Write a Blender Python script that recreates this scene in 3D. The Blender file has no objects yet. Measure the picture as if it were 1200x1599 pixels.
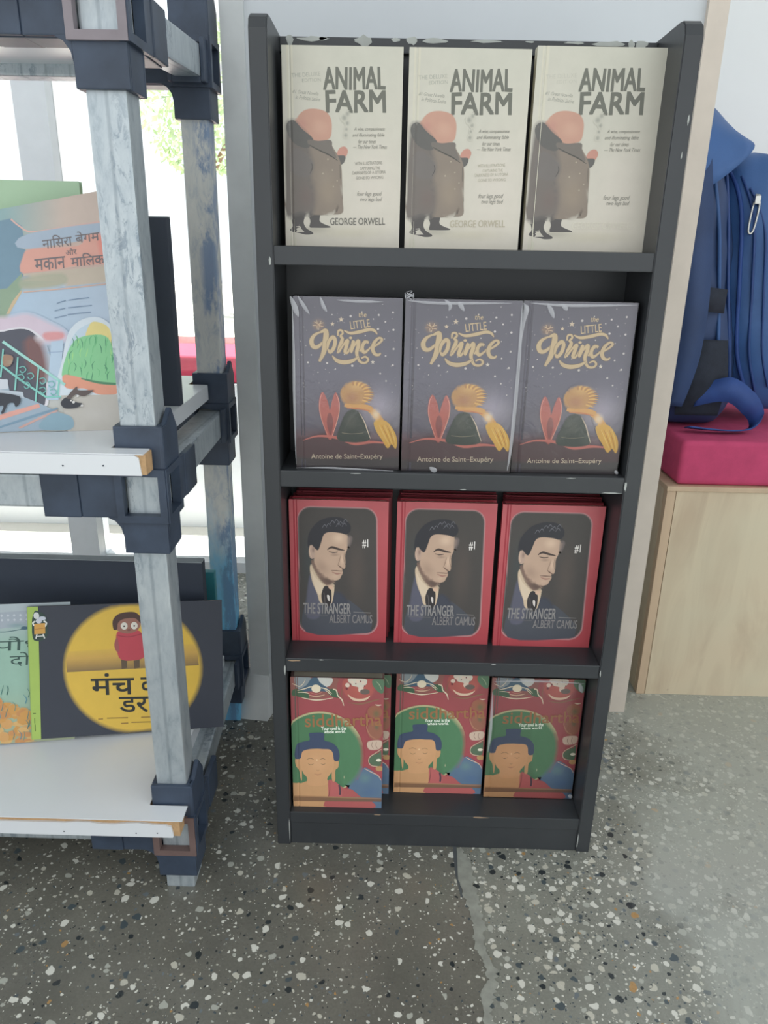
import bpy, bmesh, math, random
import numpy as np
from mathutils import Vector, Matrix
from mathutils.geometry import tessellate_polygon
random.seed(7)
S = bpy.context.scene
COL = S.collection
# ------------------------------------------------------------ camera, sky, sun, exposure
CX, CY, CZ, YAW, PIT, ROLL, FPX = -0.076, -0.9012, 0.866, -0.0091, 0.3482, 0.0199, 1179.16
cyw, syw = math.cos(YAW), math.sin(YAW)
fw = Vector((syw*math.cos(PIT), cyw*math.cos(PIT), -math.sin(PIT)))
rt = Vector((cyw, -syw, 0)); up = rt.cross(fw)
r2 = math.cos(ROLL)*rt + math.sin(ROLL)*up
u2 = -math.sin(ROLL)*rt + math.cos(ROLL)*up
cd = bpy.data.cameras.new('camera'); cam = bpy.data.objects.new('camera', cd); COL.objects.link(cam)
M = Matrix((r2, u2, -fw)).transposed().to_4x4(); M.translation = (CX, CY, CZ)
cam.matrix_world = M
cd.sensor_fit = 'VERTICAL'; cd.sensor_height = 36; cd.lens = FPX/1599*36; cd.clip_start = 0.01
S.camera = cam
S.view_settings.view_transform = 'Standard'; S.view_settings.look = 'None'
S.view_settings.gamma = 1; S.view_settings.use_curve_mapping = False
S.view_settings.exposure = 0.25
w = bpy.data.worlds.new('daylight'); S.world = w; w.use_nodes = True
bg = w.node_tree.nodes['Background']; bg.inputs[0].default_value = (0.93, 0.965, 0.98, 1); bg.inputs[1].default_value = 1.15
sd = bpy.data.lights.new('sun', 'SUN'); sd.energy = 10.0; sd.angle = 0.02; sd.color = (1, .96, .9)
sun = bpy.data.objects.new('sun', sd); COL.objects.link(sun)
sun.rotation_euler = Vector((0.12, -0.16, -1)).to_track_quat('-Z', 'Y').to_euler()
sun.location = (-1, 3, 4)
S.cycles.transparent_max_bounces = 24

# ------------------------------------------------------------ materials
def lin(c):
    return tuple(((v/255)/12.92 if v/255 <= .04045 else ((v/255+.055)/1.055)**2.4) for v in c[:3])
class NT:
    def __init__(s, name):
        s.m = bpy.data.materials.new(name); s.m.use_nodes = True; s.t = s.m.node_tree
        s.b = s.t.nodes['Principled BSDF']; s.out = s.t.nodes['Material Output']
    def n(s, typ, ins=None, **kw):
        x = s.t.nodes.new(typ)
        for k, v in kw.items(): setattr(x, k, v)
        for k, v in (ins or {}).items():
            if isinstance(v, bpy.types.NodeSocket): s.t.links.new(v, x.inputs[k])
            else: x.inputs[k].default_value = v
        return x
    def l(s, a, b): s.t.links.new(a, b)
    def coord(s, scale=(1, 1, 1), loc=(0, 0, 0), world=False):
        if world: src = s.n('ShaderNodeNewGeometry').outputs['Position']
        else: src = s.n('ShaderNodeTexCoord').outputs['Object']
        return s.n('ShaderNodeMapping', {'Vector': src, 'Scale': scale, 'Location': loc}).outputs[0]
    def noise(s, v, sc, det=4, rough=.55, dist=0):
        return s.n('ShaderNodeTexNoise', {'Vector': v, 'Scale': sc, 'Detail': det, 'Roughness': rough, 'Distortion': dist})
    def ramp(s, f, stops, mode='LINEAR'):
        r = s.n('ShaderNodeValToRGB', {'Fac': f}); cr = r.color_ramp; cr.interpolation = mode
        while len(cr.elements) > 1: cr.elements.remove(cr.elements[0])
        cr.elements[0].position = stops[0][0]; cr.elements[0].color = (*stops[0][1], 1)
        for p, c in stops[1:]:
            e = cr.elements.new(p); e.color = (*c, 1)
        return r.outputs[0]
    def mix(s, f, a, b, blend='MIX'):
        x = s.n('ShaderNodeMix', data_type='RGBA', blend_type=blend)
        for i, v in ((0, f), (6, a), (7, b)):
            if isinstance(v, bpy.types.NodeSocket): s.l(v, x.inputs[i])
            elif i == 0: x.inputs[0].default_value = v
            else: x.inputs[i].default_value = (*v, 1)
        return x.outputs[2]
    def math(s, op, a, b=0.0, c=None, clamp=False):
        x = s.n('ShaderNodeMath', operation=op, use_clamp=clamp)
        for i, v in enumerate((a, b) if c is None else (a, b, c)):
            if isinstance(v, bpy.types.NodeSocket): s.l(v, x.inputs[i])
            else: x.inputs[i].default_value = v
        return x.outputs[0]
    def bump(s, h, strength=.3, dist=.001):
        x = s.n('ShaderNodeBump', {'Height': h, 'Strength': strength, 'Distance': dist}); s.l(x.outputs[0], s.b.inputs['Normal'])
    def col(s, c):
        if isinstance(c, bpy.types.NodeSocket): s.l(c, s.b.inputs['Base Color'])
        else: s.b.inputs['Base Color'].default_value = (*c, 1)
    def set(s, **k):
        for a, v in k.items():
            s.b.inputs[a.replace('_', ' ')].default_value = v
MATS = {}
def mat(name, rgb, rough=.5, metal=0, amt=.12, sc=30, bump=.15, bsc=200, spec=.5, stretch=(1, 1, 1)):
    if name in MATS: return MATS[name]
    t = NT(name); c = lin(rgb); v = t.coord(stretch)
    n = t.noise(v, sc)
    t.col(t.ramp(n.outputs[0], [(.3, tuple(x*(1-amt) for x in c)), (.7, tuple(min(1, x*(1+amt)) for x in c))]))
    t.set(Roughness=rough, Metallic=metal); t.b.inputs['Specular IOR Level'].default_value = spec
    if bump: t.bump(t.noise(v, bsc, 3).outputs[0], bump, .0006)
    MATS[name] = t.m; return t.m

def m_blackwood():
    t = NT('black_painted_board'); v = t.coord()
    n = t.noise(v, 9, 5); n2 = t.noise(t.coord((60, 60, 4)), 3, 4)
    c = t.mix(n.outputs[0], lin((48, 51, 55)), lin((66, 69, 72)))
    sc = t.ramp(t.noise(t.coord((3, 3, 1)), 38, 6, .7).outputs[0], [(.70, (0, 0, 0)), (.73, (1, 1, 1))])
    c = t.mix(t.math('MULTIPLY', sc, .35), c, lin((120, 122, 122)))
    t.col(c); t.set(Roughness=.38); t.bump(n2.outputs[0], .12, .0005); return t.m
BLACK = m_blackwood()
CHIP = mat('bare_chipped_board', (176, 180, 176), .8)
CHIPB = mat('bare_brown_chip', (165, 140, 115), .8)

def m_steel():
    t = NT('galvanised_steel'); v = t.coord((1, 1, .35))
    n1 = t.noise(v, 70, 6, .7, .2); n2 = t.noise(t.coord((1, 1, .12)), 14, 3)
    c = t.ramp(n1.outputs[0], [(.30, lin((158, 170, 178))), (.45, lin((182, 192, 198))), (.75, lin((202, 210, 213)))])
    crust = t.ramp(t.noise(t.coord((1.6, 1.6, .6)), 46, 8, .8, .6).outputs[0], [(.51, (0, 0, 0)), (.57, (1, 1, 1))])
    band = t.ramp(n2.outputs[0], [(.5, (0, 0, 0)), (.6, (1, 1, 1))])
    f = t.math('MULTIPLY', crust, band)
    c = t.mix(t.math('MULTIPLY', f, .6), c, lin((110, 126, 142)))
    seam = t.n('ShaderNodeTexWave', {'Vector': t.coord((1, 0, 0)), 'Scale': 9, 'Distortion': .6, 'Detail': 1}).outputs['Fac']
    c = t.mix(t.math('MULTIPLY', t.ramp(seam, [(0, (1, 1, 1)), (.05, (0, 0, 0))]), .35), c, lin((110, 122, 132)))
    t.col(c); t.set(Roughness=.42, Metallic=.45); t.bump(n1.outputs[0], .35, .0006); return t.m
STEEL = m_steel()
def m_bluesteel():
    t = NT('blue_stained_steel'); v = t.coord()
    sep = t.n('ShaderNodeSeparateXYZ', {'Vector': t.n('ShaderNodeTexCoord').outputs['Object']})
    n1 = t.noise(t.coord((1, 1, .4)), 55, 6, .7, 1)
    c = t.ramp(n1.outputs[0], [(.33, lin((186, 194, 200))), (.5, lin((212, 214, 210))), (.75, lin((226, 226, 220)))])
    # blue paint covers the lower part and runs up one edge in ragged patches
    h = t.math('MULTIPLY_ADD', sep.outputs[2], -6.0, -2.1)
    h = t.math('ADD', h, t.math('MULTIPLY', t.math('SUBTRACT', t.noise(t.coord((1, 1, .3)), 30, 5, .7).outputs[0], .5), 1.6))
    c = t.mix(t.math('MULTIPLY', h, 1, clamp=True), c, lin((120, 196, 236)))
    p = t.math('MULTIPLY', t.ramp(t.noise(t.coord((1, 1, .4)), 26, 6, .7).outputs[0], [(.46, (0, 0, 0)), (.54, (1, 1, 1))]),
               t.ramp(t.math('MULTIPLY_ADD', sep.outputs[0], 25, .5), [(.35, (0, 0, 0)), (.6, (1, 1, 1))]))
    c = t.mix(t.math('MULTIPLY', p, .75), c, lin((104, 136, 178)))
    t.col(c); t.set(Roughness=.45, Metallic=.0); t.bump(n1.outputs[0], .4, .0008); return t.m
BSTEEL = m_bluesteel()
PLAST = mat('black_plastic', (58, 70, 88), .42, amt=.25, sc=25, bump=.1)
DUSTM = mat('dusty_mauve_plastic', (140, 132, 138), .6)
DUSTB = mat('dusty_brown_plastic', (112, 92, 88), .6)
LAM = mat('white_laminate', (228, 232, 236), .3, amt=.02, sc=5, bump=.03)
MDF = mat('raw_mdf_edge', (196, 160, 118), .8, amt=.12, sc=150)
WALLM = mat('wall_paint', (208, 213, 217), .7, amt=.03, sc=4, bump=.15, bsc=60)
WALLR = mat('right_wall_paint', (238, 241, 240), .75, amt=.02, sc=3, bump=.1, bsc=60)
TRIML = mat('grey_metal_stile', (206, 210, 210), .5, 0, amt=.08, sc=14, bump=.1)
TRIMR = mat('cream_stile', (214, 203, 190), .55, amt=.05, sc=20)
FOAM = mat('black_foam_board', (52, 60, 74), .6, amt=.08, sc=12)
GREYEDGE = mat('grey_board_edge', (140, 148, 152), .7)
PAGES = mat('page_paper', (222, 214, 194), .85, amt=.1, sc=400, stretch=(1, 12, .05))
PINK = mat('pink_cushion_fabric', (196, 72, 112), .9, amt=.08, sc=40, bump=.4, bsc=900)
RED = mat('red_cushion_fabric', (200, 70, 95), .9, amt=.06, sc=40)
TEAL = mat('teal_cover', (60, 140, 150), .5)
GREENC = mat('pale_green_cover', (184, 214, 182), .5, amt=.04, sc=8)
WINW = mat('window_frame_white', (235, 240, 245), .4, amt=.02)
CREAMSILL = mat('cream_sill', (236, 228, 214), .6)
OUTG = mat('outside_concrete', (225, 222, 214), .9, amt=.05, sc=2)
BARK = mat('bark', (130, 105, 85), .9); LEAF = mat('leaf_green', (186, 206, 160), .6, amt=.3, sc=5)
NYL = mat('blue_nylon', (56, 94, 148), .55, amt=.12, sc=12, bump=.5, bsc=700)
NYL_SHADE = mat('blue_nylon_shaded', (42, 64, 104), .6, amt=.15, sc=12, bump=.5, bsc=700)  # same blue nylon, darkened to paint in the shade on the bag's left side
NAVY = mat('navy_webbing', (44, 76, 142), .6, amt=.12, bump=.5, bsc=1200)
BLKM = mat('black_mesh_padding', (36, 42, 54), .9, amt=.2, sc=60, bump=.6, bsc=800)
ZIP = mat('zip_tape', (34, 66, 124), .5); METAL = mat('nickel_metal', (200, 200, 196), .25, .9, amt=.05)
def m_ply():
    t = NT('plywood'); v = t.coord((3, 3, .5))
    n = t.noise(v, 7, 5, .6, 1.2); s = t.noise(t.coord((1, 1, 1)), 3.5, 3)
    c = t.ramp(n.outputs[0], [(.3, lin((196, 176, 150))), (.6, lin((216, 200, 172)))])
    c = t.mix(t.ramp(s.outputs[0], [(.4, (0, 0, 0)), (.7, (1, 1, 1))]), c, lin((214, 205, 178)))
    k = t.ramp(t.noise(t.coord(), 26, 2).outputs[0], [(.76, (0, 0, 0)), (.8, (1, 1, 1))])
    c = t.mix(t.math('MULTIPLY', k, .5), c, lin((130, 100, 80)))
    t.col(c); t.set(Roughness=.6); t.bump(n.outputs[0], .12, .0006); return t.m
PLY = m_ply()
PLYE = mat('plywood_edge_strip', (202, 178, 150), .6, amt=.1, sc=30, stretch=(1, 1, .1))

def m_terrazzo(name, base1, base2, big, small, wash):
    t = NT(name); pos = t.n('ShaderNodeNewGeometry').outputs['Position']
    wob = t.noise(pos, 60, 3); off = t.n('ShaderNodeVectorMath', {0: wob.outputs['Color'], 1: (.5, .5, .5)}, operation='SUBTRACT')
    p = t.n('ShaderNodeVectorMath', {0: off.outputs[0], 1: (.012, .012, .012), 2: pos}, operation='MULTIPLY_ADD').outputs[0]
    base = t.mix(t.ramp(t.noise(pos, 5, 5, .6).outputs[0], [(.35, (0, 0, 0)), (.65, (1, 1, 1))]), lin(base1), lin(base2))
    base = t.mix(t.math('MULTIPLY', t.noise(pos, 300, 3, .7).outputs[0], .5), base, lin((64, 64, 58)))
    def chips(base, scale, dens, size, stops):
        vo = t.n('ShaderNodeTexVoronoi', {'Vector': p, 'Scale': scale, 'Randomness': 1.0}, voronoi_dimensions='2D')
        wn = t.n('ShaderNodeSeparateColor', {0: vo.outputs['Color']})
        cl = t.noise(pos, 7, 3, .6).outputs[0]
        d = t.ramp(cl, [(.3, (dens*.45,)*3), (.7, (min(1, dens*1.5),)*3)])
        on = t.math('LESS_THAN', wn.outputs[0], d)
        rad = t.math('MULTIPLY_ADD', wn.outputs[1], size*.75, size*.25)
        f = t.n('ShaderNodeMapRange', {0: t.math('SUBTRACT', rad, vo.outputs['Distance']), 1: 0.0, 2: .05, 3: 0.0, 4: 1.0}).outputs[0]
        f = t.math('MULTIPLY', f, on)
        cc = t.ramp(wn.outputs[2], stops, 'CONSTANT')
        return t.mix(f, base, cc), f
    W1, W2, W3, D1, D2, OC = lin((218, 218, 208)), lin((176, 178, 168)), lin((196, 194, 180)), lin((50, 56, 58)), lin((78, 88, 92)), lin((176, 140, 92))
    st = [(0, W1), (.34, W3), (.52, W2), (.66, D2), (.8, D1), (.93, lin((110, 118, 122))), (.975, OC)]
    base, f0 = chips(base, 330, small*.6, .42, st)
    base, f1 = chips(base, 170, small, .42, st)
    base, f2 = chips(base, 74, big, .45, st)
    if wash:
        wn_ = t.noise(pos, 4.2, 5, .62, .6).outputs[0]
        sp = t.n('ShaderNodeSeparateXYZ', {'Vector': pos})
        e = t.math('MULTIPLY_ADD', sp.outputs[0], 1.1, -.33)
        e = t.math('ADD', e, wn_)
        fw_ = t.ramp(e, [(.47, (0, 0, 0)), (.66, (1, 1, 1))])
        base = t.mix(t.math('MULTIPLY', fw_, .72), base, lin((176, 180, 172)))
    t.col(base)
    r = t.math('MULTIPLY_ADD', t.noise(pos, 14, 5, .65).outputs[0], .35, .08)
    t.l(r, t.b.inputs['Roughness']); t.b.inputs['Specular IOR Level'].default_value = .6
    t.bump(t.noise(pos, 90, 4).outputs[0], .12, .0008)
    return t.m
TERR = m_terrazzo('coarse_terrazzo', (136, 137, 127), (160, 162, 152), .74, .26, True)
TERL = m_terrazzo('fine_terrazzo', (112, 111, 103), (134, 132, 122), .24, .18, False)
CEM = mat('cement_smear', (150, 152, 143), .6, amt=.18, sc=60, bump=.6, bsc=120)
GROOVE = mat('joint_filler', (84, 88, 90), .6)

def m_art(name, rough=.35):
    t = NT(name); a = t.n('ShaderNodeVertexColor', layer_name='ink')
    n = t.noise(t.coord(), 60, 4)
    c = t.mix(.5, a.outputs['Color'], t.ramp(n.outputs[0], [(.3, (.9, .9, .9)), (.7, (1, 1, 1))]), 'MULTIPLY')
    t.col(c); t.set(Roughness=rough); return t.m
INK = m_art('printed_ink', .5); INKG = m_art('glossy_printed_ink', .28)
def m_wrap():
    t = NT('shrink_wrap_film'); nt = t.t; nt.nodes.remove(t.b)
    v = t.coord((1, 1, .5))
    n = t.noise(v, 40, 5, .6, 1.5)
    bp = t.n('ShaderNodeBump', {'Height': n.outputs[0], 'Strength': .55, 'Distance': .002})
    gl = t.n('ShaderNodeBsdfGlossy', {'Roughness': .12, 'Normal': bp.outputs[0]}); tr = t.n('ShaderNodeBsdfTransparent')
    fr = t.n('ShaderNodeFresnel', {'IOR': 1.35, 'Normal': bp.outputs[0]})
    mx = t.n('ShaderNodeMixShader', {0: t.math('MULTIPLY_ADD', fr.outputs[0], .9, .05, clamp=True), 1: tr.outputs[0], 2: gl.outputs[0]})
    t.l(mx.outputs[0], t.out.inputs[0]); return t.m
WRAP = m_wrap()
def m_crease():
    t = NT('film_crease'); t.col((.75, .76, .8)); t.set(Roughness=.2, Alpha=.45); return t.m
CREASE = m_crease()
def m_glass():
    t = NT('window_glass'); nt = t.t; nt.nodes.remove(t.b)
    tr = t.n('ShaderNodeBsdfTransparent', {0: (.97, .99, .99, 1)}); gl = t.n('ShaderNodeBsdfGlossy', {'Roughness': .02})
    fr = t.n('ShaderNodeFresnel', {'IOR': 1.45}); mx = t.n('ShaderNodeMixShader', {0: fr.outputs[0], 1: tr.outputs[0], 2: gl.outputs[0]})
    t.l(mx.outputs[0], t.out.inputs[0]); return t.m
GLASS = m_glass()

# ------------------------------------------------------------ object helpers
def tag(o, label=None, cat=None, group=None, kind=None):
    for k, v in (('label', label), ('category', cat), ('group', group), ('kind', kind)):
        if v: o[k] = v
    return o
def link(name, me, parent=None, loc=None, rot=None):
    o = bpy.data.objects.new(name, me); COL.objects.link(o)
    if parent: o.parent = parent
    if loc: o.location = loc
    if rot: o.rotation_euler = rot
    return o
def empty(name, loc, label, cat, group=None, rot=None):
    o = link(name, None, None, loc, rot); o.empty_display_size = .05
    return tag(o, label, cat, group)
def box(bm, x0, x1, y0, y1, z0, z1, b=0.0, seg=2, rotm=None):
    r = bmesh.ops.create_cube(bm, size=1)
    vs = r['verts']
    for v in vs: v.co = Vector(((x0+x1)/2+v.co.x*(x1-x0), (y0+y1)/2+v.co.y*(y1-y0), (z0+z1)/2+v.co.z*(z1-z0)))
    if rotm:
        for v in vs: v.co = rotm @ v.co
    if b:
        es = list({e for v in vs for e in v.link_edges})
        bmesh.ops.bevel(bm, geom=es, offset=b, segments=seg, affect='EDGES', profile=.6)
def mesh(name, fn, m, parent=None, smooth=False, loc=None, rot=None):
    bm = bmesh.new(); fn(bm)
    me = bpy.data.meshes.new(name); bm.to_mesh(me); bm.free()
    for x in (m if isinstance(m, (list, tuple)) else [m]): me.materials.append(x)
    if smooth:
        for p in me.polygons: p.use_smooth = True
    return link(name, me, parent, loc, rot)
def bx(name, x0, x1, y0, y1, z0, z1, m, parent=None, b=.001, **k):
    return mesh(name, lambda bm: box(bm, x0, x1, y0, y1, z0, z1, b), m, parent, **k)
def prism(bm, pts, axis, a0, a1, b=0):
    def P(p, a):
        return {'x': (a, p[0], p[1]), 'y': (p[0], a, p[1]), 'z': (p[0], p[1], a)}[axis]
    A = [bm.verts.new(P(p, a0)) for p in pts]; B = [bm.verts.new(P(p, a1)) for p in pts]
    n = len(pts); bm.faces.new(A); bm.faces.new(B[::-1])
    for i in range(n): bm.faces.new((A[i], B[i], B[(i+1) % n], A[(i+1) % n]))
    bmesh.ops.recalc_face_normals(bm, faces=bm.faces[:])
    if b: bmesh.ops.bevel(bm, geom=[e for e in bm.edges if e.calc_face_angle(0) > .5], offset=b, segments=2, affect='EDGES')
def smooth_pts(pts, closed=True, k=5):
    P = [Vector(p) for p in pts]; n = len(P); out = []
    rng = range(n if closed else n-1)
    for i in rng:
        if closed: p0, p1, p2, p3 = P[(i-1) % n], P[i], P[(i+1) % n], P[(i+2) % n]
        else: p0, p1, p2, p3 = P[max(i-1, 0)], P[i], P[i+1], P[min(i+2, n-1)]
        for j in range(k):
            t = j/k
            out.append(.5*((2*p1)+(p2-p0)*t+(2*p0-5*p1+4*p2-p3)*t*t+(3*p1-p0-3*p2+p3)*t**3))
    if not closed: out.append(P[-1])
    return out
def tube(bm, pts, r, sides=8, closed=False):
    P = [Vector(p) for p in pts]; rings = []
    for i, p in enumerate(P):
        d = (P[min(i+1, len(P)-1)]-P[max(i-1, 0)]).normalized()
        a = d.orthogonal().normalized() if i == 0 else (pa - pa.dot(d)*d).normalized()
        pa = a; c = d.cross(a); rr = r[i] if isinstance(r, (list, tuple)) else r
        rings.append([bm.verts.new(p+rr*(math.cos(t)*a+math.sin(t)*c)) for t in [2*math.pi*k/sides for k in range(sides)]])
    for A, B in zip(rings, rings[1:]):
        for k in range(sides): bm.faces.new((A[k], A[(k+1) % sides], B[(k+1) % sides], B[k]))
    bm.faces.new(rings[0][::-1]); bm.faces.new(rings[-1])
def ribbon(bm, pts, wv, th=.002, k=6):
    P = smooth_pts(pts, False, k); n = len(P)
    if not isinstance(wv, list): wv = [wv]*len(pts)
    Wv = [Vector(v) for v in wv]; W_ = []
    for i in range(n):
        t = i/(n-1)*(len(Wv)-1); j = min(int(t), len(Wv)-2); f = t-j
        W_.append(Wv[j]*(1-f)+Wv[j+1]*f)
    rows = []
    for i, p in enumerate(P):
        d = (P[min(i+1, n-1)]-P[max(i-1, 0)]).normalized(); nn = d.cross(W_[i]).normalized()*th/2
        rows.append([bm.verts.new(q) for q in (p-W_[i]/2-nn, p+W_[i]/2-nn, p+W_[i]/2+nn, p-W_[i]/2+nn)])
    for A, B in zip(rows, rows[1:]):
        for j in range(4): bm.faces.new((A[j], A[(j+1) % 4], B[(j+1) % 4], B[j]))
    bm.faces.new(rows[0][::-1]); bm.faces.new(rows[-1])

# ------------------------------------------------------------ printed covers, drawn in flat ink layers
_tc = {}
def glyphs(body, bold=0.0):
    k = (body, bold)
    if k in _tc: return _tc[k]
    cu = bpy.data.curves.new('t', 'FONT'); cu.body = body; cu.offset = bold; cu.resolution_u = 3; cu.fill_mode = 'FRONT'
    o = bpy.data.objects.new('t', cu); COL.objects.link(o)
    dg = bpy.context.evaluated_depsgraph_get(); dg.update()
    me = o.evaluated_get(dg).to_mesh()
    vs = [(v.co.x, v.co.y) for v in me.vertices]; fs = [tuple(p.vertices) for p in me.polygons]
    o.evaluated_get(dg).to_mesh_clear(); bpy.data.objects.remove(o); bpy.data.curves.remove(cu)
    _tc[k] = (vs, fs); return vs, fs
class Art:
    """flat print: trace units (x right, y down) are mapped by the four cover corners onto a w x h metre sheet"""
    def __init__(s, w, h, q, gain=1.0):
        s.w, s.h, s.g = w, h, gain; s.ds = .12; s.lay = []; s.v = []; s.f = []; s.c = []; s.z = 0
        A = []; b = []
        for (x, y), (u, v) in zip(q, ((0, 0), (1, 0), (1, 1), (0, 1))):
            A += [[x, y, 1, 0, 0, 0, -u*x, -u*y], [0, 0, 0, x, y, 1, -v*x, -v*y]]; b += [u, v]
        s.H = np.linalg.solve(np.array(A, float), np.array(b, float))
    def uv(s, x, y):
        H = s.H; d = H[6]*x+H[7]*y+1
        return (H[0]*x+H[1]*y+H[2])/d, (H[3]*x+H[4]*y+H[5])/d
    def inv(s, u, v):
        H = np.append(s.H, 1).reshape(3, 3); p = np.linalg.solve(H, [u, v, 1]); return p[0]/p[2], p[1]/p[2]
    def up(s): s.z += 1
    def under(s, U, V):
        """colour already printed below each (u, v) point"""
        U = np.asarray(U, float); V = np.asarray(V, float); out = np.ones((len(U), 3))*.5; todo = np.ones(len(U), bool)
        for P, T, C in reversed(s.lay):
            if not todo.any(): break
            idx = np.nonzero(todo & (U >= P[:, 0].min()-1e-9) & (U <= P[:, 0].max()+1e-9) & (V >= P[:, 1].min()-1e-9) & (V <= P[:, 1].max()+1e-9))[0]
            if not len(idx): continue
            a, b, c = P[T[:, 0]], P[T[:, 1]], P[T[:, 2]]
            d = (b[:, 1]-c[:, 1])*(a[:, 0]-c[:, 0])+(c[:, 0]-b[:, 0])*(a[:, 1]-c[:, 1]); d = np.where(abs(d) < 1e-14, 1e-14, d)
            for k0 in range(0, len(idx), 400):
                ix = idx[k0:k0+400]; x = U[ix][:, None]; y = V[ix][:, None]
                l1 = ((b[:, 1]-c[:, 1])*(x-c[:, 0])+(c[:, 0]-b[:, 0])*(y-c[:, 1]))/d; l2 = ((c[:, 1]-a[:, 1])*(x-c[:, 0])+(a[:, 0]-c[:, 0])*(y-c[:, 1]))/d
                ok = (l1 >= -1e-6) & (l2 >= -1e-6) & (l1+l2 <= 1+1e-6) & (abs(d) > 1e-13)
                hit = ok.any(1); w = ok.argmax(1); r = np.arange(len(ix))
                L1, L2 = l1[r, w][:, None], l2[r, w][:, None]
                cc = C[T[w, 0]]*L1+C[T[w, 1]]*L2+C[T[w, 2]]*(1-L1-L2)
                out[ix[hit]] = cc[hit]; todo[ix[hit]] = False
        return out
    def add(s, pts, faces, cols, raw=False):
        n = len(s.v); UV = []
        for p in pts:
            u, v = (p if raw else s.uv(p[0], p[1]))
            UV.append((min(1, max(0, u)), min(1, max(0, v))))
        cl = cols if isinstance(cols, list) else [cols]*len(pts)
        C = np.array([lin(c) for c in cl]); al = np.array([c[3] if len(c) > 3 else 1.0 for c in cl])
        P = np.array(UV); k = np.nonzero(al < .999)[0]
        if len(k) and s.lay:
            b = s.under(P[k, 0], P[k, 1]); C[k] = b*(1-al[k][:, None])+C[k]*al[k][:, None]
        T = np.array([(f[0], f[i], f[i+1]) for f in faces for i in range(1, len(f)-1)])
        if len(T): s.lay.append((P, T, C))
        for (u, v) in UV: s.v.append(((u-.5)*s.w, -s.z*1.1e-5-2e-5, (1-v)*s.h))
        for c in C:
            m = (c[0]+c[1]+c[2])/3*s.ds
            s.c.append(tuple((x*(1-s.ds)+m)*s.g for x in c)+(1.0,))
        s.f += [tuple(n+i for i in f) for f in faces]
    def base(s, fn, nx=20, ny=30):
        """fn(u,v) -> colour over the whole sheet"""
        P = [(i/nx, j/ny) for j in range(ny+1) for i in range(nx+1)]
        F = [(j*(nx+1)+i, j*(nx+1)+i+1, (j+1)*(nx+1)+i+1, (j+1)*(nx+1)+i) for j in range(ny) for i in range(nx)]
        s.add(P, F, [fn(*p) for p in P], True); s.up()
    def poly(s, pts, col, sm=False, feather=0):
        pts = [Vector((p[0], p[1], 0)) for p in pts]
        if sm: pts = smooth_pts(pts, True, 4)
        if len(col) > 3 and feather > 8:      # soft patch: pull the solid part inwards first
            n = len(pts); ar = sum(pts[i].x*pts[(i+1) % n].y-pts[(i+1) % n].x*pts[i].y for i in range(n)); sg = 1 if ar > 0 else -1; o = []
            for i in range(n):
                d = (pts[(i+1) % n]-pts[i-1]); d = d.normalized() if d.length else Vector((1, 0, 0))
                o.append(Vector((pts[i].x-d.y*feather*.7*sg, pts[i].y+d.x*feather*.7*sg, 0)))
            pts = o; feather *= 1.8
        F = [tuple(t) for t in tessellate_polygon([pts])]
        s.add([(p.x, p.y) for p in pts], F, col)
        if feather:
            n = len(pts); ar = sum(pts[i].x*pts[(i+1) % n].y-pts[(i+1) % n].x*pts[i].y for i in range(n))
            sg = 1 if ar > 0 else -1; o = []
            for i in range(n):
                d = (pts[(i+1) % n]-pts[i-1]); d = d.normalized() if d.length else Vector((1, 0, 0))
                o.append((pts[i].x+d.y*feather*sg, pts[i].y-d.x*feather*sg))
            a = col[3] if len(col) > 3 else 1.0
            P = [(p.x, p.y) for p in pts]+o
            s.add(P, [(i, (i+1) % n, n+(i+1) % n, n+i) for i in range(n)], [(*col[:3], a)]*n+[(*col[:3], 0.0)]*n)
        s.up()
    def ell(s, cx, cy, rx, ry, col, feather=0, n=20, rot=0):
        c, q = math.cos(rot), math.sin(rot)
        if len(col) > 3 and feather:
            P = [(cx, cy)]; C = [col]; K = 6; rx += feather*.8; ry += feather*.8
            for k in range(1, K+1):
                t = k/K; a = col[3]*(1-t*t*(3-2*t))
                for i in range(n):
                    th = 2*math.pi*i/n; X, Y = rx*t*math.cos(th), ry*t*math.sin(th)
                    P.append((cx+X*c-Y*q, cy+X*q+Y*c)); C.append((*col[:3], a))
            F = [(0, 1+i, 1+(i+1) % n) for i in range(n)]
            for k in range(K-1): F += [(1+k*n+i, 1+k*n+(i+1) % n, 1+(k+1)*n+(i+1) % n, 1+(k+1)*n+i) for i in range(n)]
            s.add(P, F, C); s.up(); return
        s.poly([(cx+rx*math.cos(t)*c-ry*math.sin(t)*q, cy+rx*math.cos(t)*q+ry*math.sin(t)*c) for t in [2*math.pi*i/n for i in range(n)]], col, feather=feather)
    def dots(s, L, col, n=6):
        for x, y, r in L:
            s.add([(x+r*math.cos(2*math.pi*i/n), y+r*math.sin(2*math.pi*i/n)) for i in range(n)], [tuple(range(n))], col)
        s.up()
    def star(s, x, y, r, col):
        P = [(x, y)]+[(x+(r if i % 2 == 0 else r*.42)*math.sin(math.pi*i/5), y-(r if i % 2 == 0 else r*.42)*math.cos(math.pi*i/5)) for i in range(10)]
        s.add(P, [(0, 1+i, 1+(i+1) % 10) for i in range(10)], col)
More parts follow.
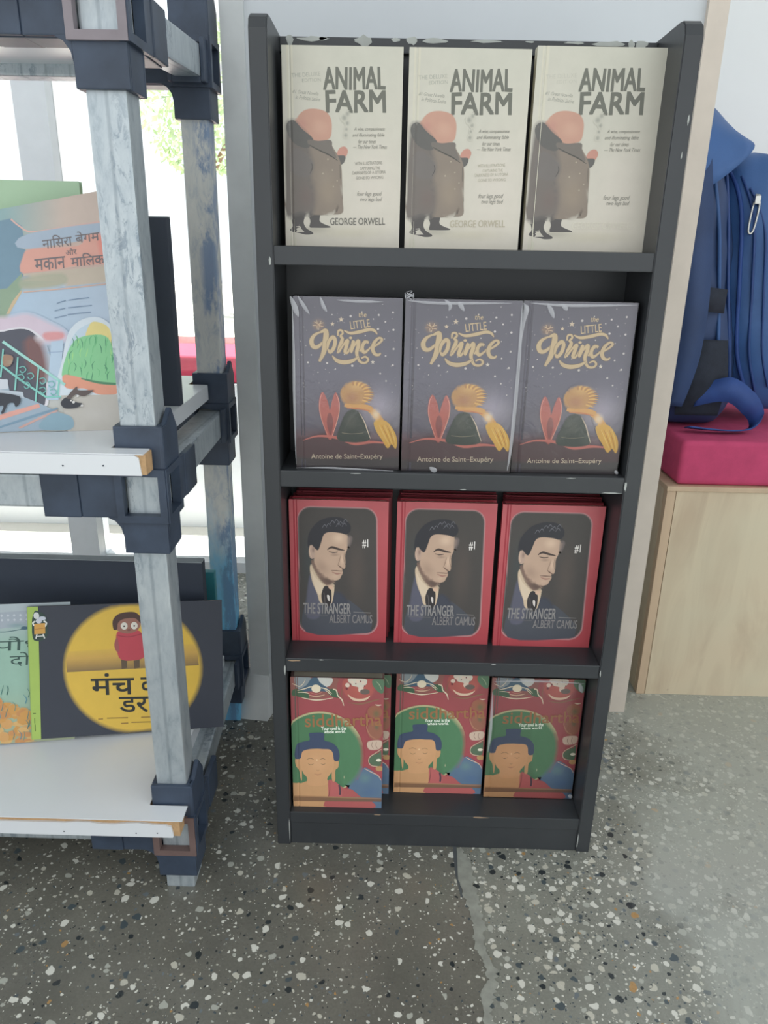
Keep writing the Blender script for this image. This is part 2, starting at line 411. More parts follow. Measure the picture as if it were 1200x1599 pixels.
    def line(s, pts, wd, col, sm=True, k=5, up=True):
        P = smooth_pts([(p[0], p[1], 0) for p in pts], False, k) if sm else [Vector((p[0], p[1], 0)) for p in pts]
        n = len(P); L = []; R = []
        for i, p in enumerate(P):
            d = (P[min(i+1, n-1)]-P[max(i-1, 0)]); d = d.normalized() if d.length else Vector((1, 0, 0))
            if isinstance(wd, (list, tuple)):
                t = i/(n-1)*(len(wd)-1); j = min(int(t), len(wd)-2) if len(wd) > 1 else 0
                q = wd[j]*(1-(t-j))+wd[j+1]*(t-j)
            else: q = wd
            L.append((p.x-d.y*q/2, p.y+d.x*q/2)); R.append((p.x+d.y*q/2, p.y-d.x*q/2))
        k0 = len(s.v)
        s.add(L+R, [(i, i+1, n+i+1, n+i) for i in range(n-1)], col)
        if not up: return
        for i in range(n):                     # each stroke climbs slightly so that its own loops do not share a plane
            for k in (k0+i, k0+n+i): x, y, z = s.v[k]; s.v[k] = (x, y-i/n*1.8e-5, z)
        s.z += 2
    def text(s, body, x0, y0, x1, y1, col, bold=0.0, rot=0, shear=0, hand=0, up=True):
        vs, fs = glyphs(body, 0)
        a0, a1 = min(v[0] for v in vs), max(v[0] for v in vs); b0, b1 = min(v[1] for v in vs), max(v[1] for v in vs)
        P = []; cx, cy = (x0+x1)/2, (y0+y1)/2; c, q = math.cos(rot), math.sin(rot); H = y1-y0
        for x, y in vs:
            X = x0+(x-a0)/(a1-a0)*(x1-x0); Y = y1-(y-b0)/(b1-b0)*H
            X += (cy-Y)*shear
            if hand:
                X += hand*H*(math.sin(Y/H*5+X/H*2.1)); Y += hand*H*(math.sin(X/H*3.7+1))
            X, Y = X-cx, Y-cy
            P.append((cx+X*c-Y*q, cy+X*q+Y*c))
        s.add(P, fs, col)
        if bold:
            d = bold*H*.75
            for k in range(4):
                s.z += .25; s.add([(x+d*math.cos(k*math.pi/2+.8), y+d*math.sin(k*math.pi/2+.8)) for x, y in P], fs, col)
        if up: s.up()
    def build(s, name, m, parent, groove=None, dent=.0007, warp=None):
        me = bpy.data.meshes.new(name); me.from_pydata(s.v, [], s.f)
        ca = me.color_attributes.new('ink', 'FLOAT_COLOR', 'POINT')
        ca.data.foreach_set('color', [x for c in s.c for x in c])
        bm = bmesh.new(); bm.from_mesh(me)
        if groove:
            for gx in (groove-.0022, groove-.001, groove, groove+.001, groove+.0022):
                bmesh.ops.bisect_plane(bm, geom=bm.verts[:]+bm.edges[:]+bm.faces[:], plane_co=(gx, 0, 0), plane_no=(1, 0, 0), dist=1e-7)
            for v in bm.verts: v.co.y += dent*math.exp(-((v.co.x-groove)/.0012)**2)
        if warp:
            for k in range(1, 24): bmesh.ops.bisect_plane(bm, geom=bm.verts[:]+bm.edges[:]+bm.faces[:], plane_co=(0, 0, s.h*k/24), plane_no=(0, 0, 1), dist=1e-7)
            for k in range(1, 12): bmesh.ops.bisect_plane(bm, geom=bm.verts[:]+bm.edges[:]+bm.faces[:], plane_co=((k/12-.5)*s.w, 0, 0), plane_no=(1, 0, 0), dist=1e-7)
            for v in bm.verts: v.co.y *= 3; v.co = warp(v.co)
        for f in bm.faces: f.normal_update()
        fl = [f for f in bm.faces if f.normal.y > 0]
        if fl and not warp: bmesh.ops.reverse_faces(bm, faces=fl)
        bm.to_mesh(me); bm.free(); me.materials.append(m)
        return link(name, me, parent)

# ============================================================ THE SETTING
def world_poly(bm, pts, z): bm.faces.new([bm.verts.new((x, y, z)) for x, y in pts])
floor = bx('floor', -3.2, 2.2, -2.6, 1.05, -.1, 0, TERR, b=0); tag(floor, kind='structure')
seam = [(.034, .6), (.034, .0), (.0345, -.06), (.042, -.099), (.047, -.13), (.047, -.169), (.055, -.19), (.059, -.214), (.046, -.235), (.048, -.271), (.044, -.4), (.05, -.8), (.04, -1.4), (.04, -2.59)]
rs = random.Random(3)
def jag(pts, amp, k=8):
    out = []
    for (a, b), (c, d) in zip(pts, pts[1:]):
        for i in range(k):
            t = i/k; out.append((a+(c-a)*t+rs.uniform(-amp, amp), b+(d-b)*t))
    return out+[pts[-1]]
sj = seam[:2]+jag(seam[2:10], .0022)+seam[10:]
mesh('floor_slab', lambda bm: prism(bm, [(-3.19, .6)]+sj+[(-3.19, -2.59)], 'z', .0001, .0008), TERL, floor)
sm_r = [(.042, .0), (.056, -.024), (.056, -.06), (.060, -.098), (.064, -.13), (.058, -.17), (.070, -.2), (.071, -.225), (.057, -.245), (.062, -.28), (.062, -.4), (.054, -.55)]
mesh('cement_smear', lambda bm: prism(bm, [(.036, -.0)]+sj[2:-3]+jag(sm_r[::-1], .004), 'z', .0002, .0014), CEM, floor)
mesh('joint_strip', lambda bm: prism(bm, [(.027, .3), (.034, .3), (.036, -.05), (.038, -.09), (.035, -.09), (.030, -.05)], 'z', .0003, .0011), GROOVE, floor)

# partition the bookshelf stands in front of
def part_(name, x0, x1, y0, y1, z1, m, yo=0, th=.06, kind='structure'):
    def f(bm): prism(bm, [(x0, y0), (x1, y1), (x1, y1+th), (x0, y0+th)], 'z', 0, z1)
    o = mesh(name, f, m); 
    return tag(o, kind=kind)
part_('wall_back', -.300, .362, .345, .375, 2.66, WALLM, th=.55)
part_('trim_1', -.334, -.300, .335, .337, 2.66, TRIML, th=.06)
part_('trim_2', .362, .392, .365, .366, 2.66, TRIMR, th=.05)
wr = bx('wall_right', .372, 2.2, .96, 1.06, 0, 2.66, WALLR, b=0); tag(wr, kind='structure')
ce = bx('ceiling', -3.2, 2.2, -1.3, 1.05, 2.66, 2.76, WALLM, b=0); tag(ce, kind='structure')  # out of view; added and sized to keep sun and overhead sky off the interior
# plaster foot of the partition
def foot(bm):
    pts = [(-.372, .335), (-.36, .312), (-.30, .305), (-.29, .345), (-.33, .36)]
    lo = [bm.verts.new((x, y, 0)) for x, y in pts]; hi = [bm.verts.new((-.334 if x < -.33 else min(x, -.3)-.0, .336, .075)) for x, y in pts]
    hi = [bm.verts.new(c) for c in ((-.338, .345, .09), (-.336, .333, .085), (-.302, .333, .08), (-.298, .345, .08), (-.33, .36, .09))]
    for i in range(5): bm.faces.new((lo[i], lo[(i+1) % 5], hi[(i+1) % 5], hi[i]))
    bm.faces.new(hi)
tag(mesh('baseboard_left', foot, TRIML, smooth=True), kind='structure')
# floor-to-ceiling window on the left
def winfr(bm):
    for a, b in ((-3.2, -3.1), (-2.05, -1.97), (-.935, -.86), (-.395, -.345)): box(bm, a, b, .97, 1.05, .03, 2.5)
    box(bm, -3.2, -.34, .97, 1.05, 0, .03); box(bm, -3.2, -.34, .97, 1.05, 2.5, 2.66)
wn = mesh('window_1', winfr, WINW); tag(wn, kind='structure')
for a, b in ((-3.1, -2.05), (-1.97, -.935), (-.86, -.395)):
    bx('pane', a, b, 1.008, 1.012, .03, 2.5, GLASS, wn, b=0)
og = bx('ground_outside', -9, 4, 1.055, 14, -.12, -.005, OUTG, b=0); tag(og, kind='structure')

# ============================================================ BLACK BOOKSHELF
HX = .235; TH = .0198
sh = empty('bookshelf', (0, 0, 0), 'narrow black painted wooden bookshelf with four tiers and chipped edges', 'bookshelf')
def side(bm, x0, x1):
    pts = [(0, 0), (.118, 0), (.118, 1.072), (.105, 1.082), (.022, 1.084), (.012, 1.083), (.004, 1.078), (0, 1.068)]
    prism(bm, pts, 'x', x0, x1, .0012)
mesh('side_panel', lambda bm: side(bm, -HX, -HX+TH), BLACK, sh)
mesh('side_panel', lambda bm: side(bm, HX-TH, HX), BLACK, sh)
IX = HX-TH
bx('back_panel', -IX, IX, .098, .106, .045, 1.076, BLACK, sh, b=.0006)
bx('top_rail', -IX, IX, .088, .098, 1.064, 1.0795, BLACK, sh, b=.001)
for zb, zt in ((.8348, .8554), (.5690, .5905), (.3013, .3220), (.040, .0601)):
    bx('shelf_board', -IX, IX, .0015, .098, zb, zt, BLACK, sh, b=.0012)
bx('kick_board', -IX, IX, .003, .021, 0, .046, BLACK, sh, b=.001)
def chip(cx, cz, rx, rz, y, m, seed, flat=False):
    r = random.Random(seed)
    pts = [(cx+rx*(.7+.5*r.random())*math.cos(t), cz+rz*(.55+.7*r.random())*math.sin(t)) for t in [2*math.pi*i/11 for i in range(11)]]
    if flat: mesh('paint_chip', lambda bm: prism(bm, pts, 'z', y, y+.0003), m, sh)
    else: mesh('paint_chip', lambda bm: prism(bm, pts, 'y', y-.0004, y+.0001), m, sh)
for i, (x, rx, rz) in enumerate(((-.203, .004, .006), (-.176, .018, .0025), (-.164, .006, .002), (-.118, .010, .0055), (-.082, .006, .002), (-.064, .006, .004), (-.038, .014, .0028), (.02, .02, .0015), (.07, .006, .001), (.12, .012, .0014), (.160, .018, .003), (.196, .008, .0045), (.185, .004, .005))):
    chip(x, 1.0782-rz*.35, rx, rz, .0880, CHIP, i)
for x, z, rx, rz, m in ((-.2035, .3185, .009, .0012, CHIPB), (-.166, .3205, .004, .0008, CHIP), (.07, .3203, .003, .0008, CHIP), (.068, .0585, .012, .0012, CHIPB), (-.085, .0588, .006, .001, CHIPB),
                        (.20, .5705, .012, .0008, CHIP), (.148, .5885, .006, .0006, CHIP), (.015, .5705, .004, .0006, CHIP), (-.12, .5887, .008, .0005, CHIP)):
    chip(x, z, rx, rz, .0016, m, int(x*1000)+77)
for x, z, rx, rz in ((.231, .99, .0009, .007), (.229, .955, .0006, .004), (-.2195, .8385, .0015, .006), (.2165, .58, .0015, .006), (-.2162, .305, .0012, .008), (.2165, .31, .001, .005), (-.2165, .03, .0008, .02), (.216, .02, .0008, .014)):
    chip(x, z, rx, rz, .0000, CHIP, int(z*1000))

# ============================================================ COVER ART
def L3(a, b, t): t = max(0, min(1, t)); return tuple(a[i]+(b[i]-a[i])*t for i in range(3))
BW, BH = .136, .2065
INKD = (116, 117, 106)
def art_farm(fade):
    A = Art(.1345, .2075, ((28, 42), (935, 62), (905, 1558), (22, 1540)), 1.0)
    A.base(lambda u, v: L3((208, 206, 190), (222, 214, 198), v+.12*math.sin(u*7+v*3)), 14, 22)
    A.ell(700, 1050, 240, 420, (226, 217, 203, .7), 90); A.ell(500, 1440, 430, 40, (214, 206, 182, .8), 40)
    A.text('ANIMAL', 340, 205, 798, 362, INKD, .05, hand=.018)
    A.text('FARM', 356, 373, 800, 528, INKD, .055, hand=.018)
    c1 = (178, 178, 164) if fade < 2 else (200, 197, 182)
    A.text('THE DELUXE', 100, 240, 315, 270, c1, rot=-.05, hand=.03); A.text('EDITION', 178, 282, 318, 308, c1, rot=-.04, hand=.03)
    c2 = (160, 160, 148)
    A.text('#1 Great Novella', 105, 372, 300, 400, c2, rot=.11, shear=.2); A.text('in Political Satire', 128, 412, 312, 440, c2, rot=.11, shear=.2)
    # a long brown overcoat on a stout plain figure
    CO, CD, CM = (150, 136, 122), (108, 106, 102), (128, 120, 112)
    SH = (96, 92, 90)
    A.ell(250, 1415, 180, 26, (188, 182, 164, .8), 25)
    A.poly([(60, 1290), (170, 1295), (165, 1360), (185, 1405), (232, 1436), (232, 1452), (180, 1456), (140, 1446), (60, 1425), (80, 1380)], SH, True)
    A.poly([(205, 1285), (290, 1290), (290, 1350), (335, 1378), (372, 1392), (362, 1402), (250, 1402), (210, 1396), (218, 1350)], SH, True)
    A.poly([(100, 640), (130, 575), (185, 520), (260, 505), (345, 525), (385, 575), (392, 650), (375, 720), (300, 742), (200, 720), (130, 680)], (208, 158, 136), True, 6)
    A.ell(300, 640, 60, 50, (218, 172, 148, .7), 40); A.ell(170, 620, 38, 60, (204, 146, 132, .6), 20)
    A.poly([(435, 830), (455, 795), (490, 785), (512, 810), (505, 845), (480, 872), (440, 870)], (210, 150, 132), True, 4)
    A.poly([(365, 830), (430, 850), (492, 855), (480, 905), (440, 920), (400, 900)], CD, True, 4)
    A.poly([(48, 680), (62, 605), (110, 592), (160, 650), (230, 720), (300, 745), (380, 740), (395, 780), (440, 860), (462, 940), (466, 1060), (470, 1200), (466, 1285), (380, 1298), (260, 1300), (140, 1290), (28, 1305), (26, 1100), (26, 900), (28, 760)], CO, True, 4)
    A.poly([(45, 680), (62, 605), (105, 592), (150, 640), (210, 705), (215, 800), (245, 920), (225, 1000), (250, 1120), (235, 1280), (140, 1290), (28, 1305), (26, 1100), (26, 900)], (118, 112, 108, .75), True, 25)
    A.poly([(70, 900), (120, 800), (235, 880), (242, 940), (215, 1000), (110, 990)], (126, 120, 116, .8), True, 14)
    A.poly([(52, 650), (64, 602), (108, 590), (170, 655), (250, 728), (210, 790), (130, 770), (80, 720)], CD, True, 5)
    A.poly([(212, 735), (290, 742), (385, 738), (395, 790), (425, 870), (340, 825), (235, 785)], CM, True, 4)
    A.line([(222, 770), (300, 812), (370, 845), (436, 888)], [4, 9, 10, 3], (88, 86, 80)); A.line([(235, 905), (242, 940), (222, 985)], [3, 8, 3], (96, 92, 88))
    A.line([(440, 1180), (434, 1240), (424, 1282)], [3, 6, 5], (100, 88, 78)); A.line([(452, 920), (455, 1040), (470, 1180)], [3, 4, 3], (112, 108, 96))
    A.ell(190, 1160, 60, 90, (132, 112, 106, .45), 50); A.ell(360, 1120, 70, 150, (172, 154, 132, .5), 50); A.ell(330, 1000, 60, 60, (160, 146, 130, .5), 40)
    A.dots([(362, 878, 7), (322, 985, 7), (395, 960, 6), (430, 1040, 6), (400, 1085, 6)], (186, 172, 150))
    for x, y, r in ((500, 700, 20), (505, 655, 15), (512, 610, 20), (490, 570, 28), (515, 540, 22)):
        A.ell(x, y, r*.6, r*.8, (130, 132, 122, .6), r*.7, 10)
    c3 = (142, 140, 130)
    for t, a, b, c, d in (('A wise, compassionate', 566, 640, 796, 672), ('and illuminating fable', 552, 684, 792, 718), ('for our times', 596, 730, 728, 760), ('\u2014 The New York Times', 556, 772, 812, 800)):
        A.text(t, a, b, c, d, c3, shear=.25, up=False)
    c4 = (160, 156, 144) if fade == 0 else ((192, 188, 168) if fade == 1 else (208, 203, 188))
    if fade < 2:
        for t, a, b, c, d in (('WITH ILLUSTRATIONS', 568, 896, 775, 920), ('CAPTURING THE', 606, 934, 760, 956), ('DARKNESS OF A UTOPIA', 548, 966, 802, 990), ('GONE SO WRONG', 574, 1006, 784, 1028)):
            A.text(t, a, b, c, d, c4, rot=-.03, hand=.03, up=False)
    A.text('four legs good', 582, 1122, 768, 1166, (150, 148, 138), shear=.25, up=False); A.text('two legs bad', 606, 1166, 770, 1206, (150, 148, 138), shear=.25)
    c5 = (116, 114, 106) if fade == 0 else ((196, 186, 160) if fade == 1 else (226, 220, 202))
    A.text('GEORGE ORWELL', 372, 1326, 796, 1380, c5, .012, hand=.02)
    return A
def art_prince():
    A = Art(.129, .2095, ((70, 70), (985, 75), (940, 1520), (60, 1500)), 1.05)
    def bgc(u, v):
        c = L3((98, 94, 108), (112, 108, 126), v/.45)
        if v > .45: c = L3((112, 108, 126), (78, 72, 84), (v-.72)/.15)
        g = math.exp(-((u-.78)/.18)**2-((v-.62)/.11)**2); c = L3(c, (196, 186, 206), g*.75)
        r = math.exp(-((v-.80)/.035)**2); c = L3(c, (150, 92, 98), r*.45)
        if v > .86: c = L3(c, (74, 66, 70), (v-.86)/.06)
        return c
    A.base(bgc, 24, 40)
    GO, GL = (226, 198, 146), (160, 130, 100)
    # gold scribbled medallion at the head of the title
    A.ell(275, 300, 45, 40, (205, 165, 115, .55), 35)
    for i in range(9):
        a = i*.7; A.line([(275-45*math.cos(a), 300-38*math.sin(a)), (275+8*math.sin(a), 300), (275+48*math.cos(a+.9), 300+40*math.sin(a+.9))], 4, (236, 205, 160) if i % 2 else (150, 110, 90))
    rr = random.Random(5)
    A.dots([(545, 225, 11), (640, 190, 6), (780, 213, 9), (735, 247, 6), (835, 268, 8), (900, 190, 9), (903, 333, 10), (773, 327, 10), (827, 408, 5), (903, 490, 10), (835, 548, 8), (895, 625, 10), (552, 632, 11), (340, 612, 10), (180, 608, 9), (210, 546, 5), (166, 470, 4), (390, 215, 5), (788, 695, 9), (837, 757, 8), (410, 660, 6), (262, 688, 5), (135, 780, 5), (888, 852, 5), (665, 382, 6), (487, 538, 6), (130, 546, 4)]
           + [(rr.uniform(100, 930), rr.uniform(100, 820), rr.uniform(1.5, 3.5)) for _ in range(50)], (226, 218, 214))
    A.star(392, 292, 20, (236, 214, 180)); A.star(465, 253, 25, (236, 214, 180)); A.star(726, 600, 20, (236, 224, 206)); A.up()
    A.text('the', 612, 190, 678, 232, GO, .02, shear=.15); A.text('LITTLE', 540, 258, 706, 322, GO, .01, rot=-.13)
    def gold(pts, wd):
        A.line(pts, [x*1.2+9 for x in wd], GL)
        A.line(pts, [x*1.2+2 for x in wd], GO)
    gold([(488, 342), (540, 364), (620, 352), (700, 332), (745, 342), (766, 372)], [3, 16, 20, 18, 15, 2])
    gold([(300, 352), (240, 384), (214, 430), (226, 474), (262, 480), (310, 440), (346, 396)], [4, 18, 28, 28, 22, 12, 6])
    gold([(285, 362), (330, 345), (338, 372), (330, 440), (315, 520), (276, 600)], [6, 26, 34, 36, 30, 12])
    gold([(344, 500), (356, 440), (392, 398), (412, 424), (400, 484), (368, 522), (352, 500)], [10, 20, 22, 22, 22, 20, 8])
    gold([(436, 388), (440, 348), (466, 342), (476, 366), (456, 388), (472, 410), (452, 470), (430, 530)], [6, 11, 11, 11, 10, 20, 24, 10])
    gold([(440, 520), (480, 460), (516, 422), (506, 470), (494, 516), (514, 524), (540, 480), (572, 424)], [14, 10, 20, 22, 22, 12, 8, 18])
    gold([(566, 426), (556, 470), (544, 516), (570, 470), (606, 424), (606, 466), (592, 516), (598, 560), (622, 600), (664, 606), (688, 580), (664, 556), (628, 570)], [20, 22, 20, 8, 20, 24, 22, 18, 14, 12, 12, 10, 7])
    A.ell(542, 402, 14, 11, GO)
    gold([(618, 514), (640, 470), (672, 432), (690, 440), (660, 432), (638, 482), (654, 520), (688, 500), (716, 470)], [10, 9, 16, 12, 16, 22, 20, 10, 8])
    gold([(720, 484), (780, 444), (806, 414), (782, 400), (742, 436), (726, 490), (744, 532), (776, 540), (794, 524)], [8, 12, 14, 12, 20, 24, 20, 14, 6])
    gold([(386, 550), (420, 588), (480, 604), (550, 592), (604, 560)], [4, 22, 26, 22, 8])
    # plain stand-ins in the same colours: rosy ground, two upright orange leaves, a dark mound, a golden bush, a yellow streamer
    A.poly([(68, 1250), (160, 1240), (300, 1195), (360, 1225), (430, 1255), (560, 1290), (680, 1260), (760, 1285), (940, 1290), (940, 1400), (68, 1400)], (96, 66, 72, .9), True, 18)
    A.poly([(338, 1240), (300, 1130), (268, 1010), (272, 910), (298, 855), (336, 930), (356, 1010), (378, 930), (408, 858), (436, 930), (432, 1030), (404, 1130), (368, 1240)], (206, 104, 92), True, 6)
    A.poly([(350, 1200), (332, 1110), (344, 1040), (364, 1040), (378, 1110), (362, 1200)], (156, 80, 80), True, 8)
    A.line([(338, 1225), (296, 1120), (270, 1010), (276, 910), (297, 862)], [3, 6, 7, 7, 3], (244, 158, 138)); A.line([(370, 1225), (408, 1120), (434, 1020), (434, 930), (410, 866)], [4, 8, 7, 6, 3], (246, 172, 150))
    A.line([(120, 1262), (250, 1225), (420, 1240), (560, 1285), (720, 1275), (880, 1290)], [4, 16, 26, 36, 22, 4], (222, 120, 106))
    A.poly([(415, 1245), (446, 1130), (490, 1035), (550, 1000), (612, 1030), (655, 1120), (696, 1245), (600, 1275), (500, 1272)], (64, 74, 68), True, 5)
    A.line([(606, 1024), (648, 1100), (672, 1170), (698, 1245)], [3, 9, 10, 4], (236, 214, 190))
    A.line([(455, 1196), (540, 1205), (640, 1196)], 5, (150, 140, 116)); A.ell(540, 1100, 50, 70, (88, 92, 82, .6), 25)
    A.ell(570, 870, 118, 100, (212, 158, 84), 12); A.ell(545, 900, 70, 50, (190, 128, 88, .7), 35); A.ell(590, 800, 95, 38, (240, 196, 110, .7), 25)
    for i in range(16):
        a = -1.7+i*.16; x, y = 570+112*math.cos(a), 870+95*math.sin(a)
        A.line([(x-30*math.cos(a), y-20*math.sin(a)), (x+8*math.cos(a), y-4), (x+38*math.cos(a)+16, y+14*math.sin(a))], [12, 16, 1], (246, 196, 96) if i % 2 else (206, 146, 76), up=False)
    A.up()
    A.line([(480, 960), (560, 975), (680, 985), (760, 1060), (790, 1110)], [26, 40, 52, 62, 66], (238, 176, 84)); A.line([(500, 985), (600, 990), (700, 1010)], [6, 12, 8], (226, 132, 70))
    A.poly([(735, 1100), (830, 1095), (900, 1180), (925, 1260), (915, 1330), (880, 1290), (845, 1325), (800, 1255), (752, 1180)], (240, 186, 56), True, 6)
    A.ell(748, 1040, 34, 44, (255, 238, 206, .8), 26)
    for i in range(5): A.line([(775+i*22, 1130), (815+i*20, 1210), (860+i*14, 1300)], [3, 7, 3], (206, 140, 44) if i % 2 else (250, 214, 110), up=False)
    A.up()
    A.text('Antoine de Saint\u2013Exup\u00e9ry', 188, 1378, 802, 1432, (222, 204, 178), .01)
    return A
def art_stranger():
    A = Art(.134, .2135, ((40, 95), (1050, 125), (1010, 1505), (60, 1475)), 1.2)
    A.base(lambda u, v: L3((196, 92, 98), (178, 66, 74), v+.15*math.sin(u*9)), 12, 18)
    def rr(x0, y0, x1, y1, r, sk=0):
        P = []
        for cx, cy, a0 in ((x1-r, y0+r, -90), (x1-r, y1-r, 0), (x0+r, y1-r, 90), (x0+r, y0+r, 180)):
            for i in range(7):
                a = math.radians(a0+15*i); P.append((cx+r*math.cos(a), cy+r*math.sin(a)+sk*((cx-x0)/(x1-x0)-.5)))
        return P
    A.poly(rr(122, 172, 936, 1420, 130, 26), (186, 128, 130)); A.poly(rr(132, 182, 924, 1406, 122, 26), (104, 96, 94)); A.poly(rr(142, 190, 916, 1396, 116, 26), (78, 74, 72))
    A.ell(720, 800, 70, 400, (98, 86, 80, .6), 90); A.ell(230, 700, 60, 360, (70, 78, 80, .6), 50)
    SK, SD, SL = (196, 164, 140), (140, 112, 98), (216, 186, 160)
    HR = (56, 56, 62)
    # suit
    A.poly([(205, 1395), (208, 1050), (240, 880), (262, 800), (330, 960), (400, 1060), (500, 1000), (600, 1060), (760, 1180), (860, 1290), (860, 1360), (800, 1408)], (80, 83, 92), True, 6)
    A.poly([(215, 1100), (235, 900), (262, 830), (300, 960), (350, 1110), (330, 1250), (220, 1250)], (98, 98, 116, .8), True, 12)
    A.poly([(440, 1110), (520, 1010), (610, 1080), (640, 1200), (500, 1300)], (66, 70, 84, .7), True, 20)
    # shirt, neck, tie
    A.poly([(248, 760), (290, 720), (400, 800), (470, 880), (492, 960), (470, 1100), (440, 1120), (350, 1105), (320, 1020), (270, 900)], (210, 186, 156), True, 3)
    A.poly([(275, 690), (420, 780), (500, 880), (440, 930), (400, 925), (330, 850), (285, 770)], (130, 104, 92), True, 10)
    A.poly([(262, 800), (300, 860), (385, 950), (340, 1030), (300, 960)], (222, 200, 172), True, 2)
    A.poly([(392, 950), (440, 958), (462, 1010), (452, 1130), (385, 1130), (362, 1040)], (60, 56, 58), True, 3)
    A.poly([(418, 1035), (440, 1040), (442, 1095), (424, 1075)], (214, 206, 200), True); A.line([(385, 1010), (395, 1060), (398, 1120)], 5, (110, 102, 100)); A.ell(460, 955, 24, 22, (216, 180, 152), 5)
    # head
    A.poly([(285, 560), (330, 440), (450, 400), (560, 410), (632, 455), (640, 520), (622, 590), (604, 640), (606, 720), (600, 770), (572, 782), (578, 815), (560, 850), (540, 880), (480, 888), (400, 850), (330, 780), (290, 690)], SK, True, 4)
    A.ell(370, 760, 60, 90, (160, 130, 112, .55), 40, rot=-.6)
    A.ell(540, 480, 70, 50, (226, 196, 168, .7), 35); A.ell(575, 690, 22, 70, (226, 194, 166, .7), 14); A.ell(500, 850, 40, 18, (206, 176, 150, .7), 14)
    A.ell(270, 610, 30, 66, (190, 160, 142), 5); A.ell(282, 590, 14, 40, (132, 106, 96, .7), 10); A.line([(252, 545), (246, 600), (262, 660)], 6, SL)
    # hair
    A.poly([(232, 560), (240, 440), (300, 350), (370, 300), (470, 275), (580, 285), (650, 340), (660, 400), (622, 440), (560, 425), (450, 415), (390, 440), (360, 520), (330, 590), (290, 560), (262, 530)], HR, True, 6)
    A.poly([(640, 455), (676, 470), (668, 520), (636, 580), (632, 510)], (120, 108, 106, .7), True, 10)
    for i, (x, y) in enumerate(((440, 350), (480, 320), (520, 310), (560, 330), (600, 345), (400, 360), (610, 310), (540, 345))):
        A.line([(x-26, y+22), (x, y-14), (x+22, y+12)], [3, 9, 3], (104, 104, 112), up=False)
    A.up()
    # brow, eyes, nose, mouth
    A.line([(425, 590), (470, 566), (540, 585), (600, 598)], [6, 22, 20, 6], (78, 66, 62)); A.line([(440, 608), (490, 618), (530, 612)], [4, 12, 5], (96, 80, 74)); A.ell(500, 640, 50, 12, (150, 122, 108, .6), 14)
    A.line([(530, 738), (556, 760), (588, 778)], [3, 10, 5], (112, 84, 74)); A.line([(598, 620), (590, 680), (606, 740)], [2, 4, 3], (120, 96, 84))
    A.line([(462, 792), (520, 796), (575, 800)], [3, 8, 4], (110, 80, 74)); A.line([(470, 806), (520, 826), (566, 820)], [3, 14, 3], (168, 118, 106)); A.line([(560, 640), (545, 700), (530, 740)], [2, 8, 3], (160, 130, 112))
    A.ell(430, 900, 90, 26, (84, 70, 66, .6), 20, rot=.4)
    TX = (150, 146, 144)
    A.text('#1', 780, 492, 838, 575, (236, 230, 224), .03)
    A.text('THE STRANGER', 176, 1112, 656, 1216, TX, .025, rot=.02); A.text('ALBERT CAMUS', 440, 1228, 874, 1310, (134, 130, 130), .025, rot=.02)
    A.line([(684, 1203), (858, 1212)], 5, TX, False); A.line([(190, 1222), (424, 1232)], 4, (120, 118, 118), False)
    return A
